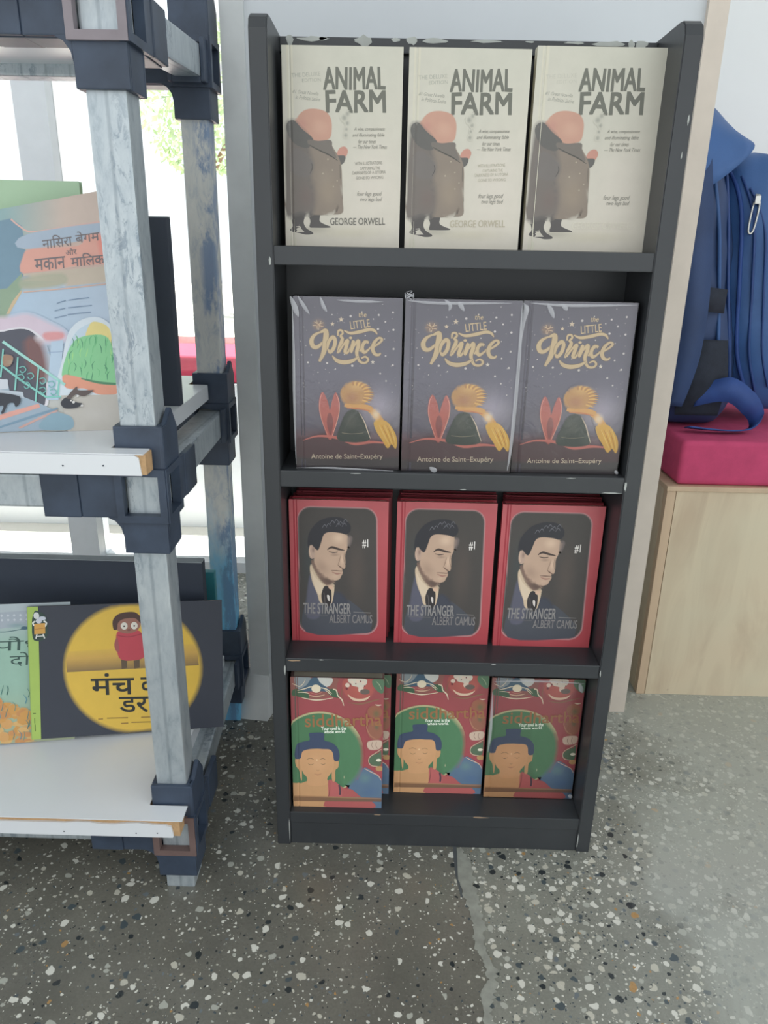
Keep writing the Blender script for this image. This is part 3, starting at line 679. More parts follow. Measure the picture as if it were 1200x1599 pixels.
def art_siddhartha(gain=.95, bright=0):
    A = Art(.135, .2115, ((75, 98), (1190, 128), (1080, 1508), (50, 1452)), gain); A.ds = .2
    RD = (158, 66, 72)
    A.base(lambda u, v: L3((150, 70, 72), (168, 64, 74), v*1.5+.2*math.sin(u*6)), 12, 18)
    CRM, TQ, GRN, ORG = (206, 190, 160), (64, 92, 112), (66, 98, 72), (178, 92, 66)
    # upper left clouds / peaks / scroll
    A.poly([(78, 98), (600, 112), (620, 180), (600, 260), (520, 300), (430, 330), (300, 340), (150, 300), (78, 290)], (140, 84, 76), True, 6)
    A.poly([(130, 100), (300, 104), (320, 150), (260, 200), (160, 230)], (126, 136, 140), True, 6); A.poly([(400, 104), (560, 112), (550, 180), (470, 210), (420, 170)], (186, 186, 178), True, 6)
    A.poly([(160, 250), (260, 190), (330, 110), (390, 108), (420, 160), (500, 215), (560, 260), (400, 250)], TQ, True, 3)
    A.poly([(120, 230), (260, 270), (280, 330), (180, 310), (90, 290)], GRN, True, 5); A.poly([(500, 260), (560, 230), (620, 260), (640, 320), (560, 310)], GRN, True, 5)
    A.line([(150, 245), (240, 225), (320, 205), (420, 215), (500, 235), (560, 285)], [4, 12, 9, 9, 13, 3], CRM); A.line([(150, 265), (220, 262), (290, 275)], [3, 10, 4], CRM); A.line([(470, 235), (520, 270), (545, 295)], [3, 10, 4], CRM)
    A.ell(372, 225, 54, 42, (214, 200, 168), 3); A.line([(300, 265), (372, 284), (445, 262)], [4, 12, 4], (178, 112, 92)); A.line([(285, 292), (372, 308), (470, 290)], [6, 18, 6], (190, 150, 122)); A.line([(200, 318), (372, 346), (570, 324)], [4, 16, 4], CRM)
    A.line([(570, 232), (610, 245), (625, 300), (670, 345), (690, 410)], [10, 15, 13, 16, 5], CRM)
    A.line([(100, 170), (180, 200), (240, 150), (250, 110)], [5, 8, 6, 4], CRM)
    # upper right creature in clouds, in plain swirls
    A.ell(880, 200, 190, 150, (168, 78, 70), 20); A.ell(900, 230, 150, 110, (180, 88, 72, .7), 30)
    A.poly([(760, 122), (960, 126), (975, 170), (940, 205), (900, 250), (870, 210), (800, 190)], (196, 186, 168), True, 5)
    for x, y, r in ((745, 190, 26), (905, 240, 34), (800, 160, 18), (870, 150, 22), (935, 165, 18)): A.ell(x, y, r, r*.9, (206, 184, 164), 3, 12)
    A.dots([(780, 180, 12), (735, 225, 16), (845, 175, 8), (905, 150, 9), (950, 200, 10)], (120, 50, 56)); A.ell(950, 262, 55, 26, (104, 92, 84), 8)
    A.line([(745, 290), (800, 335), (880, 350), (960, 338), (1010, 305)], [6, 26, 28, 22, 4], (206, 176, 146))
    A.line([(700, 190), (670, 280), (700, 350)], [4, 12, 4], (136, 92, 70)); A.line([(740, 370), (880, 392), (1040, 360), (1130, 340)], [4, 16, 16, 6], (140, 98, 74))
    A.poly([(1060, 130), (1180, 132), (1170, 270), (1110, 260), (1050, 190)], (84, 116, 88), True, 6); A.line([(1090, 150), (1130, 190), (1150, 240)], [4, 10, 4], (150, 166, 130))
    A.ell(1060, 480, 80, 60, (150, 92, 66), 18); A.ell(1075, 500, 50, 50, (104, 104, 70, .8), 16); A.line([(1065, 400), (1100, 408), (1140, 404)], [4, 14, 8], CRM)
    A.ell(1050, 680, 80, 90, (150, 94, 72), 20); A.line([(980, 560), (950, 640), (990, 730), (1060, 770)], [6, 14, 14, 5], (168, 110, 84)); A.ell(1070, 640, 34, 40, (96, 104, 74, .8), 12)
    A.poly([(960, 800), (1110, 790), (1105, 860), (1040, 880), (965, 870)], (196, 170, 148), True, 10); A.line([(1010, 800), (1000, 840), (1020, 870)], 6, (150, 110, 96)); A.line([(1060, 800), (1050, 840), (1068, 872)], 6, (150, 110, 96))
    # blue-green robe corner
    A.poly([(700, 1290), (820, 1180), (890, 1080), (960, 1095), (1060, 1170), (1100, 1230), (1090, 1506), (900, 1500), (800, 1370)], (84, 112, 140), True, 8)
    A.ell(900, 1180, 80, 50, (96, 132, 134, .8), 40); A.ell(960, 1330, 120, 40, (74, 104, 142, .7), 40)
    # green halo
    A.ell(395, 905, 508, 438, (176, 168, 120), 3, 56); A.ell(392, 908, 490, 422, (74, 122, 84), 0, 56)
    A.poly([(610, 560), (800, 700), (870, 860), (860, 1040), (800, 1150), (700, 1245), (640, 1240), (590, 900)], (80, 132, 92, .6), True, 30)
    A.poly([(955, 1010), (1000, 950), (1080, 920), (1108, 900), (1100, 1040), (1040, 1060)], (86, 110, 84), True, 3); A.line([(1115, 880), (1040, 920), (970, 960), (955, 1010), (985, 1050), (1060, 1062)], 9, (190, 168, 140)); A.ell(1075, 995, 30, 14, (222, 214, 190), 3); A.ell(1080, 1085, 45, 24, (184, 140, 82), 6)
    A.line([(900, 1080), (980, 1120), (1060, 1160), (1090, 1210)], [6, 10, 10, 6], (200, 170, 150))
    # titles
    A.text('siddhartha', 225, 498, 1135, 628, (156, 104, 60), .025); A.text('Your soul is the', 412, 626, 706, 664, (236, 240, 226), .03); A.text('whole world.', 444, 666, 694, 698, (236, 240, 226), .03)
    # calm seated head: shoulders, robe, face, ears, hair
    SKN = (198, 146, 92)
    A.poly([(55, 1210), (150, 1215), (235, 1190), (300, 1160), (430, 1170), (470, 1200), (480, 1500), (50, 1455)], SKN, False)
    A.poly([(470, 1195), (540, 1210), (640, 1280), (740, 1300), (840, 1380), (950, 1420), (980, 1505), (430, 1485), (460, 1350)], (178, 82, 80), True, 3)
    A.poly([(490, 1200), (600, 1260), (610, 1380), (470, 1390)], (186, 88, 86), True, 3); A.line([(590, 1245), (600, 1300), (596, 1350)], 22, (86, 64, 78)); A.line([(486, 1210), (478, 1300), (462, 1370)], [5, 10, 5], (140, 70, 66))
    A.poly([(95, 960), (150, 960), (165, 1020), (160, 1180), (146, 1170), (135, 1090), (98, 1030)], SKN, True); A.poly([(530, 985), (596, 990), (590, 1060), (556, 1090), (548, 1196), (512, 1196), (514, 1080)], SKN, True)
    A.poly([(160, 880), (240, 862), (460, 862), (528, 885), (540, 960), (536, 1060), (500, 1120), (456, 1170), (440, 1240), (236, 1240), (222, 1160), (180, 1110), (150, 1020), (150, 930)], (204, 150, 96), True, 2)
    A.ell(345, 1010, 120, 90, (212, 160, 108, .6), 50)
    A.poly([(98, 955), (92, 900), (120, 810), (200, 780), (270, 765), (268, 700), (300, 690), (410, 688), (446, 705), (440, 770), (520, 795), (590, 850), (612, 920), (600, 985), (548, 985), (535, 905), (500, 868), (420, 862), (340, 856), (250, 862), (180, 885), (154, 955)], (62, 76, 104), True, 2)
    A.line([(225, 970), (270, 956), (315, 975)], [2, 6, 2], (130, 96, 66)); A.line([(375, 975), (415, 962), (450, 978)], [2, 6, 2], (130, 96, 66))
    A.line([(240, 1012), (272, 1026), (305, 1014)], [2, 6, 2], (120, 86, 62)); A.line([(390, 1014), (416, 1026), (444, 1014)], [2, 6, 2], (120, 86, 62)); A.ell(345, 975, 8, 8, (226, 190, 140), 2, 8)
    A.line([(335, 1080), (350, 1092), (368, 1080)], [2, 5, 2], (158, 110, 72)); A.line([(305, 1120), (348, 1132), (392, 1120)], [2, 8, 2], (176, 112, 84))
    A.ell(655, 1165, 7, 22, (190, 190, 150, .8), 4, 10)
    A.add([(60, 1352), (1085, 1412), (1083, 1436), (58, 1398)], [(0, 1, 2, 3)], (120, 84, 54, .85)); A.up()
    A.add([(60, 1340), (1085, 1396), (1085, 1412), (60, 1352)], [(0, 1, 2, 3)], (170, 120, 70, .5)); A.up()
    return A

# ============================================================ HARDCOVER BOOKS
def make_book(name, label, w, h, t, cov, art, loc, rotz=0, group=None, cat='book', lean=0, gloss=False, wrap=False, round_corner=0):
    r = empty(name, loc, label, cat, group, rot=(lean, 0, rotz))
    def cover(bm):
        pts = [(-w/2+.0025, 0)]
        for i in range(7):
            a = math.pi*i/6; pts.append((-w/2+.0025-.0025*math.sin(a)*1.0, t/2-(t/2)*math.cos(a)))
        pts = [(w/2, 0), (w/2, .0024), (-w/2+.004, .0024)] + [(-w/2+.004, t-.0024), (w/2, t-.0024), (w/2, t)] + pts[::-1][:-1] + [(-w/2+.0075, 0), (-w/2+.0082, .0009), (-w/2+.0095, .0009), (-w/2+.0102, 0)]
        prism(bm, pts, 'z', 0, h)
    mesh('cover', cover, cov, r)
    bx('page_block', -w/2+.004, w/2-.003, .0025, t-.0025, .003, h-.003, PAGES, r, b=.0004)
    if art: art.build('cover_print', INKG if gloss else INK, r, groove=-w/2+.0088)
    if wrap:
        def film(bm):
            box(bm, -w/2-.0008, w/2+.0008, -.0034, t+.001, -.0002, h+.0012, .0012, 2)
        mesh('shrink_wrap', film, WRAP, r, smooth=True)
    return r
def crease(r, w, h, items):
    for pts, wd in items:
        def f(bm):
            P = smooth_pts([(x*w-w/2, -.0040, (1-v)*h) for x, v in pts], False, 4); n = len(P); rows = []
            for i, p in enumerate(P):
                d = (P[min(i+1, n-1)]-P[max(i-1, 0)]).normalized(); q = Vector((d.z, 0, -d.x))*wd*(math.sin(math.pi*(i+.3)/(n-.4))+.08)/2
                rows.append((bm.verts.new(p-q), bm.verts.new(p+Vector((0, -.0009, 0))), bm.verts.new(p+q)))
            for a, b in zip(rows, rows[1:]):
                bm.faces.new((a[0], a[1], b[1], b[0])); bm.faces.new((a[1], a[2], b[2], b[1]))
        mesh('film_crease', f, CREASE, r, smooth=True)
CREAM = mat('cream_cover_cloth', (214, 210, 192), .5, amt=.03)
Z1, Z2, Z3, Z4 = .8554, .5905, .3220, .0601
G1 = 'cream hardbacks on the top tier'
make_book('hardcover_book', 'cream hardback with overcoat figure, leftmost on the top tier', .1345, .2075, .026, CREAM, art_farm(0), (-.1405, .05, Z1), group=G1)
make_book('hardcover_book', 'cream hardback with overcoat figure, middle one on the top tier', .1345, .2075, .026, CREAM, art_farm(1), (.0005, .05, Z1), group=G1)
make_book('hardcover_book', 'slightly taller cream hardback with nearly invisible author name, right end of top tier', .142, .211, .026, CREAM, None, (.1445, .05, Z1), group=G1)
a3 = art_farm(2); o3 = bpy.data.objects['hardcover_book.002']
pr = a3.build('cover_print', INK, o3, groove=-.1345/2+.0088)
pr.scale = (.142/.1345, 1, .211/.2075)
G2 = 'shrink-wrapped dark hardbacks on the second tier'
VIO = mat('dusky_violet_cover', (84, 80, 94), .4, amt=.05)
W2, H2 = .129, .2095
ap = art_prince()
b1 = make_book('hardcover_book', 'shrink-wrapped dark violet hardback with gold title, left on second tier beside wrinkled film', W2, H2, .024, VIO, ap, (-.1315, .014, Z2), group=G2, gloss=True, wrap=True)
b2 = make_book('hardcover_book', 'shrink-wrapped dark violet hardback in the middle of second tier with knotted film at its corner', .137, H2, .024, VIO, None, (.0045, .012, Z2), group=G2, wrap=True)
p2 = ap.build('cover_print', INKG, b2, groove=-W2/2+.0088); p2.scale = (.137/W2, 1, 1)
b3 = make_book('hardcover_book', 'shrink-wrapped dark violet hardback with gold title, right end of second tier', .134, H2, .024, VIO, None, (.1415, .016, Z2), group=G2, wrap=True)
p3 = ap.build('cover_print', INKG, b3, groove=-W2/2+.0088); p3.scale = (.134/W2, 1, 1)
crease(b1, W2, H2, [([(-.02, .0), (.02, .06), (.05, .11)], .006), ([(.05, 0), (.10, .05), (.15, .095)], .004), ([(.25, .0), (.28, .05), (.31, .08)], .004), ([(.4, .015), (.6, .02), (.82, .02)], .003), ([(-.005, .02), (0, .3), (-.005, .6), (0, .97)], .003), ([(.0, .995), (.3, .99), (.6, .995), (.95, 1.0)], .0025)])
crease(b2, .137, H2, [([(.02, .01), (.3, .02), (.9, .012)], .003), ([(.33, .0), (.38, .03), (.37, .06)], .004), ([(.45, .01), (.47, .03), (.5, .06)], .005), ([(.99, .02), (1.0, .3), (.99, .8), (.97, .98)], .004), ([(.26, .97), (.3, .985), (.33, .99)], .006)])
crease(b3, .134, H2, [([(-.01, .01), (.02, .05), (.0, .12), (-.015, .3)], .006), ([(.02, .02), (.04, .06)], .004), ([(.2, .01), (.24, .05), (.27, .09)], .005), ([(.05, .01), (.4, .02), (.98, .01)], .003), ([(.33, .015), (.38, .045)], .005), ([(.97, .97), (1.0, .99)], .004)])
def knot(bm):
    r = random.Random(2)
    for i in range(5):
        c = Vector((-.066+r.uniform(-.003, .003), -.001, .2095+r.uniform(0, .004)))
        tube(bm, smooth_pts([c+Vector((r.uniform(-.005, .005), r.uniform(-.002, .002), r.uniform(-.004, .005))) for _ in range(5)], True, 4), .0005, 5)
mesh('film_knot', knot, CREASE, b2, smooth=True)
G3 = 'red hardbacks on the third tier'
REDC = mat('red_cover_cloth', (172, 62, 72), .42, amt=.06)
DRED = mat('dark_red_cover_cloth', (132, 44, 54), .45, amt=.06)
as_ = art_stranger()
W3, H3 = .134, .2135
for x, wd, y, lab in ((-.1455, .134, .051, 'front red hardback with framed portrait, left on the third tier'), (-.0, .134, .052, 'front red hardback with framed portrait, middle of the third tier'), (.1425, .137, .050, 'front red hardback with framed portrait, right end of third tier')):
    b = make_book('hardcover_book', lab, wd, H3, .0155, REDC, None, (x, y, Z3), group=G3)
    q = as_.build('cover_print', INKG, b, groove=-W3/2+.0088); q.scale = (wd/W3, 1, 1)
for i, (x, lab) in enumerate(((-.1425, 'left'), (.001, 'middle'), (.1445, 'right'))):
    y = .051+.0163
    make_book('hardcover_book', 'dark red hardback hidden behind the %s portrait book, only its top edge showing' % lab, W3, H3, .0145, DRED, None, (x, y, Z3), group='red hardbacks behind the front ones')
    make_book('hardcover_book', 'rearmost dark red hardback of the %s stack on the third tier, only its top showing' % lab, W3, H3+.002, .0145, DRED, None, (x+.002, y+.0149, Z3), group='red hardbacks behind the front ones')
G4 = 'painted-cover hardbacks on the bottom tier'
MUR = mat('mural_spine_cover', (120, 96, 92), .35, amt=.2, sc=20)
ag = art_siddhartha(1.45)
W4, H4 = .135, .2115
for x, y, lab, wr_ in ((-.1455, .0145, 'painted-face hardback pulled forward at the left of the bottom tier', False), (-.1365, .046, 'painted-cover hardback half hidden behind the forward left one, a sliver showing', False), (.006, .051, 'painted-face hardback in the middle of the bottom tier', False), (.1445, .046, 'glossy wrapped painted-face hardback at the right end of the bottom tier', True)):
    b = make_book('hardcover_book', lab, W4, H4, .0225, MUR, None, (x, y, Z4), group=G4, wrap=wr_)
    ag.build('cover_print', INKG, b, groove=-W4/2+.0088)
    if y < .02: b.scale = (.98, 1, 1.06)
    if wr_: crease(b, W4, H4, [([(.02, .02), (.5, .01), (.98, .02)], .003), ([(.93, .02), (.95, .06), (.97, .09)], .006), ([(.96, .95), (1.0, .98)], .006), ([(.01, .1), (.02, .4), (.01, .6)], .004)])

# ============================================================ STEEL RACK ON THE LEFT
PX0, PX1 = -.379, -.339; NY0, NY1 = -.085, -.045; FY0, FY1 = .305, .345; FX = -.012
ZR = (.079, .565, 1.046); ZF = (.095, .558, 1.072)          # underside of the rails at each level
rk = empty('display_rack', (-.36, -.065, 0), 'galvanised square-tube display rack with black plastic corner joints and white boards', 'rack')
def rl(name, x0, x1, y0, y1, z0, z1, m, parent=rk, b=.003):
    o = mesh(name, lambda bm: box(bm, x0-(x0+x1)/2, x1-(x0+x1)/2, y0-(y0+y1)/2, y1-(y0+y1)/2, z0-(z0+z1)/2, z1-(z0+z1)/2, b), m, None, loc=((x0+x1)/2, (y0+y1)/2, (z0+z1)/2))
    if parent:
        o.parent = parent; o.matrix_parent_inverse = Matrix.Translation(-Vector(parent.location)) if parent is rk else Matrix.Identity(4)
    return o
rl('post', PX0, PX1, NY0, NY1, 0, 1.6, STEEL)
fp = rl('post', PX0+FX, PX1+FX, FY0, FY1, 0, 1.6, BSTEEL); fp['label'] = 'blue-stained rear steel post'
LX = -1.35
rl('post', LX, LX+.04, NY0, NY1, 0, 1.6, STEEL); rl('post', LX+FX, LX+.04+FX, FY0, FY1, 0, 1.6, STEEL)
for z, zf in zip(ZR, ZF):
    rl('rail', LX+.04, PX0-.001, NY0+.001, NY0+.039, z, z+.040, STEEL); rl('rail', LX+.04+FX, PX0-.001+FX, FY0+.001, FY0+.039, zf, zf+.040, STEEL)
    for x0 in (PX0, LX):
        def srail(bm, x0=x0, z=z, zf=zf):
            box(bm, x0+.001, x0+.039, NY1+.001, FY0-.001, z, z+.040, .003)
            for v in bm.verts:
                t = (v.co.y-NY0)/(FY0-NY0); v.co.x += FX*t; v.co.z += (zf-z)*t
            c = Vector((x0+.02, .13, z+.02))
            for v in bm.verts: v.co -= c
        o = mesh('rail', srail, STEEL, None, loc=(x0+.02, .13, z+.02)); o.parent = rk; o.matrix_parent_inverse = Matrix.Translation(-Vector(rk.location))
def connector(x, y, z, sx, sy, dust, arm=.110):
    """black plastic corner joint: post sleeve above and below, arm sleeves, open window frames"""
    c = empty_part('corner_joint', rk)
    def f(bm):
        o = .0062
        # hollow lower and upper sleeves (four walls each)
        for z0, z1 in ((z-.052, z-.006), (z+.048, z+.100)):
            box(bm, x-.02-o, x+.02+o, y-.02-o, y-.02, z0, z1, .0015); box(bm, x-.02-o, x+.02+o, y+.02, y+.02+o, z0, z1, .0015)
            box(bm, x-.02-o, x-.02, y-.02, y+.02, z0, z1, .001); box(bm, x+.02, x+.02+o, y-.02, y+.02, z0, z1, .001)
        # arm towards the neighbour in x : two ribbed segments
        for a, b, k in ((.026, .072, .0062), (.072, .115, .0075)):
            xa, xb = sorted((x+sx*a, x+sx*b))
            for q in ((y-.02-k, y-.02), (y+.02, y+.02+k)): box(bm, xa, xb, q[0], q[1], z-.008, z+.046, .0015)
            box(bm, xa, xb, y-.02, y+.02, z-.009, z-.001, .001)
        for a, b, k in ((.026, .06, .0062), (.06, arm, .0075)) if arm > .07 else ((.026, arm, .0062),):
            ya, yb = sorted((y+sy*a, y+sy*b))
            for q in ((x-.02-k, x-.02), (x+.02, x+.02+k)): box(bm, q[0], q[1], ya, yb, z-.008, z+.046, .0015)
            box(bm, x-.02, x+.02, ya, yb, z-.009, z-.001, .001)
        # corner fin on the outer side
        fx = x-sx*(.02+o)
        prism2(bm, [(y-.026, z+.045), (y+.03, z+.045), (y+.03, z+.09), (y+.012, z+.115), (y-.012, z+.1), (y-.026, z+.1)], fx-.003, fx+.003)
        # fillet under the arm
        ax = x+sx*.026
        pts = [(ax, z-.006), (ax+sx*.016, z-.008), (ax+sx*.008, z-.012), (ax+sx*.002, z-.02), (ax, z-.03)]
        pr_y(bm, pts, y-.026, y-.018)
    o = mesh('sleeve', f, PLAST, c)
    def win(bm):
        k = .0085
        for q0, q1, r0, r1 in ((x-.029, x-.029+k, z-.012+k, z+.052-k), (x+.029-k, x+.029, z-.012+k, z+.052-k), (x-.029, x+.029, z-.012, z-.012+k), (x-.029, x+.029, z+.052-k, z+.052)):
            box(bm, q0, q1, y-.031, y-.0205, r0, r1, 0)
    mesh('window_frame', win, dust or PLAST, c)
    def win2(bm):
        k = .0085; fx0, fx1 = sorted((x-sx*.020, x-sx*.031))
        for q0, q1, r0, r1 in ((y-.0295, y-.029+k, z-.012+k, z+.052-k), (y+.029-k, y+.029, z-.012+k, z+.052-k), (y-.0295, y+.029, z-.0121, z-.012+k), (y-.0295, y+.029, z+.052-k, z+.0521)):
            box(bm, fx0, fx1, q0, q1, r0, r1, 0)
    mesh('window_frame', win2, PLAST, c)
def empty_part(name, parent):
    o = link(name, None, parent); o.matrix_parent_inverse = Matrix.Translation(-Vector(parent.location)); o.empty_display_size = .02
    return o
def prism2(bm, pts, x0, x1):
    b2_ = bmesh.new(); prism(b2_, pts, 'x', x0, x1, .0008); me = bpy.data.meshes.new('t'); b2_.to_mesh(me); b2_.free(); bm.from_mesh(me); bpy.data.meshes.remove(me)
def pr_y(bm, pts, y0, y1):
    b2_ = bmesh.new(); prism(b2_, pts, 'y', y0, y1); me = bpy.data.meshes.new('t'); b2_.to_mesh(me); b2_.free(); bm.from_mesh(me); bpy.data.meshes.remove(me)
for zi, z in enumerate(ZR):
    dust = (DUSTB, None, DUSTM)[zi]
    connector(-.359, -.065, z, -1, 1, dust)
    connector(-.359+FX, .325, ZF[zi], -1, -1, None, .05)
    connector(LX+.02, -.065, z, 1, 1, None); connector(LX+.02+FX, .325, ZF[zi], 1, -1, None, .05)
# boards, notched around the posts
def board(z0, z1, peeled):
    yf, yb = -.118, .368; xr = -.372; xl = LX-.0; lip = -.343
    bd = mesh('board', lambda bm: prism(bm, [(xl, yf+.002), (lip, yf+.002), (lip, -.094), (xr-.016, -.094), (xr-.016, -.037), (xr, -.037), (xr, .290), (xr-.030, .290), (xr-.030, .356), (xr, .356), (xr, yb), (xl, yb)], 'z', z0+.0005, z1-.001), MDF, None)
    bd.parent = rk; bd.matrix_parent_inverse = Matrix.Translation(-Vector(rk.location))
    mesh('top_laminate', lambda bm: prism(bm, [(xl, yf+(.0005 if not peeled else -.004)), (lip+(.006 if peeled else -.002), yf+(.0005 if not peeled else -.004)), (lip+(.006 if peeled else -.002), -.094), (xr-.016, -.094), (xr-.016, -.037), (xr, -.037), (xr, .290), (xr-.030, .290), (xr-.030, .356), (xr, .356), (xr, yb), (xl, yb)], 'z', z1-.0009, z1+.0003), LAM, bd)
    mesh('bottom_laminate', lambda bm: prism(bm, [(xl, yf+.003), (xr-.017, yf+.003), (xr-.017, yb-.001), (xl, yb-.001)], 'z', z0-.0006, z0+.0006), LAM, bd)
    mesh('side_banding', lambda bm: box(bm, xr, xr+.0012, -.036, .289, z0+.001, z1), LAM, bd)
    if peeled:
        r = random.Random(4); xs = [xl+.0+i*(lip-.018-xl)/60 for i in range(61)]
        topl = [(x, z1-.0095+(.0012*r.random()+.0015*math.sin(x*90) if x > -.5 else 0)) for x in xs]
        mesh('edge_banding', lambda bm: prism(bm, [(xl, z0)]+topl+[(lip-.010, z1-.013), (lip-.008, z0+.003), (lip-.009, z0)], 'y', yf-.001, yf+.0019), LAM, bd)
    else:
        mesh('edge_banding', lambda bm: prism(bm, [(xl, z0), (xl, z1-.0012), (lip-.012, z1-.0012), (lip-.007, z1-.004), (lip-.005, z0)], 'y', yf-.0005, yf+.0019), LAM, bd)
    dots_ = [(-.433, z0+.010), (-.389, z0+.011), (-.52, z0+.012)] if not peeled else [(-.495, z0+.006), (-.40, z0+.006), (-.372, z0+.007)]
    for x, z in dots_: mesh('nail_hole', lambda bm: prism(bm, [(x+.0009*math.cos(a), z+.0009*math.sin(a)) for a in [i*math.pi/4 for i in range(8)]], 'y', yf-.0013, yf-.0004), FOAM, bd)
ZB = [(.120, .150), (.617, .641), (1.088, 1.112)]
board(*ZB[0], True); board(*ZB[1], False); board(*ZB[2], False)
BZ0, BZ1 = .1504, .6414
# black boards standing behind the picture books
def slab(z0, lab, y, xl, xr):
    r = empty('black_display_board', (xr, y, z0), lab, 'board')
    bx('panel', xl-xr, 0, 0, .018, 0, .2435, FOAM, r, b=.0006)
    bx('grey_edge', xl-xr, 0, .0008, .0172, .2436, .2452, GREYEDGE, r, b=.0003)
slab(BZ0, 'black board with grey top edge standing on lower rack shelf behind picture books', .150, -.86, -.362)
slab(BZ1, 'black board standing on upper rack shelf behind the green book', .128, -.66, -.371)
t_ = empty('teal_book', (-.357, .20, BZ0), 'teal book edge peeking out right of the black board on the lower rack shelf', 'book')
bx('cover', -.12, 0, 0, .012, 0, .206, TEAL, t_, b=.001); bx('page_block', -.118, -.002, .0125, .016, .001, .203, PAGES, t_, b=.0003)
g_ = empty('green_book', (-.455, .062, BZ1), 'pale green book standing behind the Hindi picture book on the rack', 'book', rot=(-.03, 0, .04))
bx('cover', -.2, 0, 0, .002, 0, .281, GREENC, g_, b=.0008); bx('page_block', -.198, -.002, .0021, .008, .001, .279, PAGES, g_, b=.0003); bx('back_cover', -.2, 0, .0081, .010, 0, .281, GREENC, g_, b=.0008)

# ---- lower shelf picture books
def paperback(name, label, loc, w, h, t, art, lean, rotz, m):
    r = empty(name, loc, label, 'book', 'picture books on the lower rack shelf', rot=(lean, 0, rotz))
    bx('cover', -w/2, w/2, 0, .0009, 0, h, m, r, b=.0002)
    bx('page_block', -w/2+.001, w/2-.0008, .001, t-.0006, .0008, h-.0006, PAGES, r, b=.0002)
    bx('back_cover', -w/2, w/2, t-.0005, t, 0, h, m, r, b=.0002)
    art.build('cover_print', INK, r)
    r.rotation_euler.y = .038
    r.location.z += w/2*math.sin(.038)-.001
    return r
MW, MH = .277, .1985
A = Art(MW, MH, ((160, 232), (1012, 238), (1006, 782), (146, 833)), .95)
A.base(lambda u, v: (56, 62, 76), 6, 6)
YL, YB = (232, 188, 58), (240, 196, 44)
A.ell(617, 520, 290, 270, YB, 22, 48)
A.add([(326, 470), (904, 455), (908, 512), (326, 528)], [(0, 1, 2, 3)], [(222, 174, 70, 1), (222, 174, 70, 1), (146, 118, 74, 1), (146, 118, 74, 1)]); A.up()
A.add([(326, 470), (904, 455), (892, 420), (342, 436)], [(0, 1, 2, 3)], [(222, 174, 70, 1), (222, 174, 70, 1), (*YL, 1.0), (*YL, 1.0)]); A.up()
A.poly([(328, 532), (906, 514), (906, 548), (330, 566)], YB)
for x in (585, 640): A.poly([(x-14, 465), (x+14, 465), (x+12, 516), (x-12, 520)], (104, 84, 62))
A.poly([(560, 360), (600, 352), (660, 358), (672, 420), (668, 474), (574, 478), (556, 420)], (206, 60, 78), True, 2)
A.poly([(560, 380), (545, 410), (552, 440), (566, 440)], (176, 84, 84), True); A.line([(562, 372), (610, 380), (668, 368)], 4, (170, 44, 64))
A.ell(606, 322, 58, 42, (166, 110, 92), 3); A.poly([(545, 345), (542, 310), (560, 285), (590, 274), (640, 274), (668, 300), (664, 322), (640, 300), (590, 302), (566, 318), (560, 345)], (84, 56, 50), True)
for x in (592, 636): A.ell(x, 332, 15, 16, (236, 230, 216)); A.ell(x, 333, 4, 4, (50, 40, 40), 0, 8)
A.ell(612, 350, 8, 5, (140, 86, 76), 1, 8)
TXT = (38, 44, 44)
A.text('\u092e\u0902\u091a', 434, 538, 624, 632, TXT, .03); A.text('\u0915\u093e', 655, 560, 760, 630, TXT, .03); A.text('\u0921\u0930', 556, 645, 684, 712, TXT, .03)
for a, b, y in ((458, 480, 742), (498, 592, 738), (650, 700, 736), (560, 592, 762), (606, 700, 758)): A.line([(a, y), (b, y-1)], 5, (170, 130, 44), False, up=False)
A.up()
A.add([(158, 225), (212, 225), (191, 840), (144, 840)], [(0, 1, 2, 3)], (176, 208, 88)); A.up()
A.add([(158, 225), (164, 225), (150, 840), (144, 840)], [(0, 1, 2, 3)], (152, 184, 92)); A.up()
# publisher's logo on the stripe: two white-haired readers' heads over an orange book
A.poly([(180, 300), (190, 262), (204, 250), (246, 280), (244, 368), (184, 380)], (48, 74, 66), True)
A.ell(202, 272, 13, 15, (224, 228, 226)); A.ell(228, 285, 17, 9, (206, 212, 226)); A.ell(212, 296, 14, 11, (212, 216, 226))
A.line([(190, 316), (184, 304), (196, 296)], 7, (236, 238, 232)); A.line([(238, 322), (246, 306), (234, 296)], 7, (236, 238, 232))
A.poly([(190, 308), (240, 306), (238, 352), (188, 354)], (228, 168, 62)); A.line([(192, 332), (238, 328)], 3, (204, 136, 46), False)
A.line([(194, 374), (200, 354)], 6, (232, 232, 226), False); A.line([(234, 374), (228, 354)], 6, (232, 232, 226), False); A.line([(196, 364), (232, 362)], 4, (232, 232, 226), False)
for y, hh in ((712, 5), (745, 12), (778, 16)): A.line([(160, y), (174, y)] if hh == 5 else [(167, y-hh), (166, y+hh)], 4, (92, 122, 52), False)
paperback('picture_book', 'black picture book with yellow spotlight circle and lime spine stripe on the rack', (-.462, .051, BZ0+.0012), MW, MH, .005, A, -.26, .21, FOAM)
PW_ = .2
A = Art(PW_, .2085, ((-230, 220), (340, 220), (150, 835), (-260, 845)), .95)
A = Art(PW_, .2085, ((-250, 222), (342, 220), (325, 838), (-262, 845)), .95)
A.base(lambda u, v: L3((186, 200, 206), (158, 200, 180), (v-.1)/.2) if v < .6 else L3((158, 200, 180), (176, 186, 150), (v-.6)/.4), 10, 16)
A.poly([(45, 258), (165, 252), (165, 318), (45, 330)], (174, 186, 198))
A.dots([(62+i*25, 272+j*20, 6) for i in range(5) for j in range(2)], (206, 214, 222), 4)
A.ell(0, 300, 30, 18, (150, 196, 160), 14); A.ell(120, 318, 50, 10, (130, 168, 172, .7), 12)
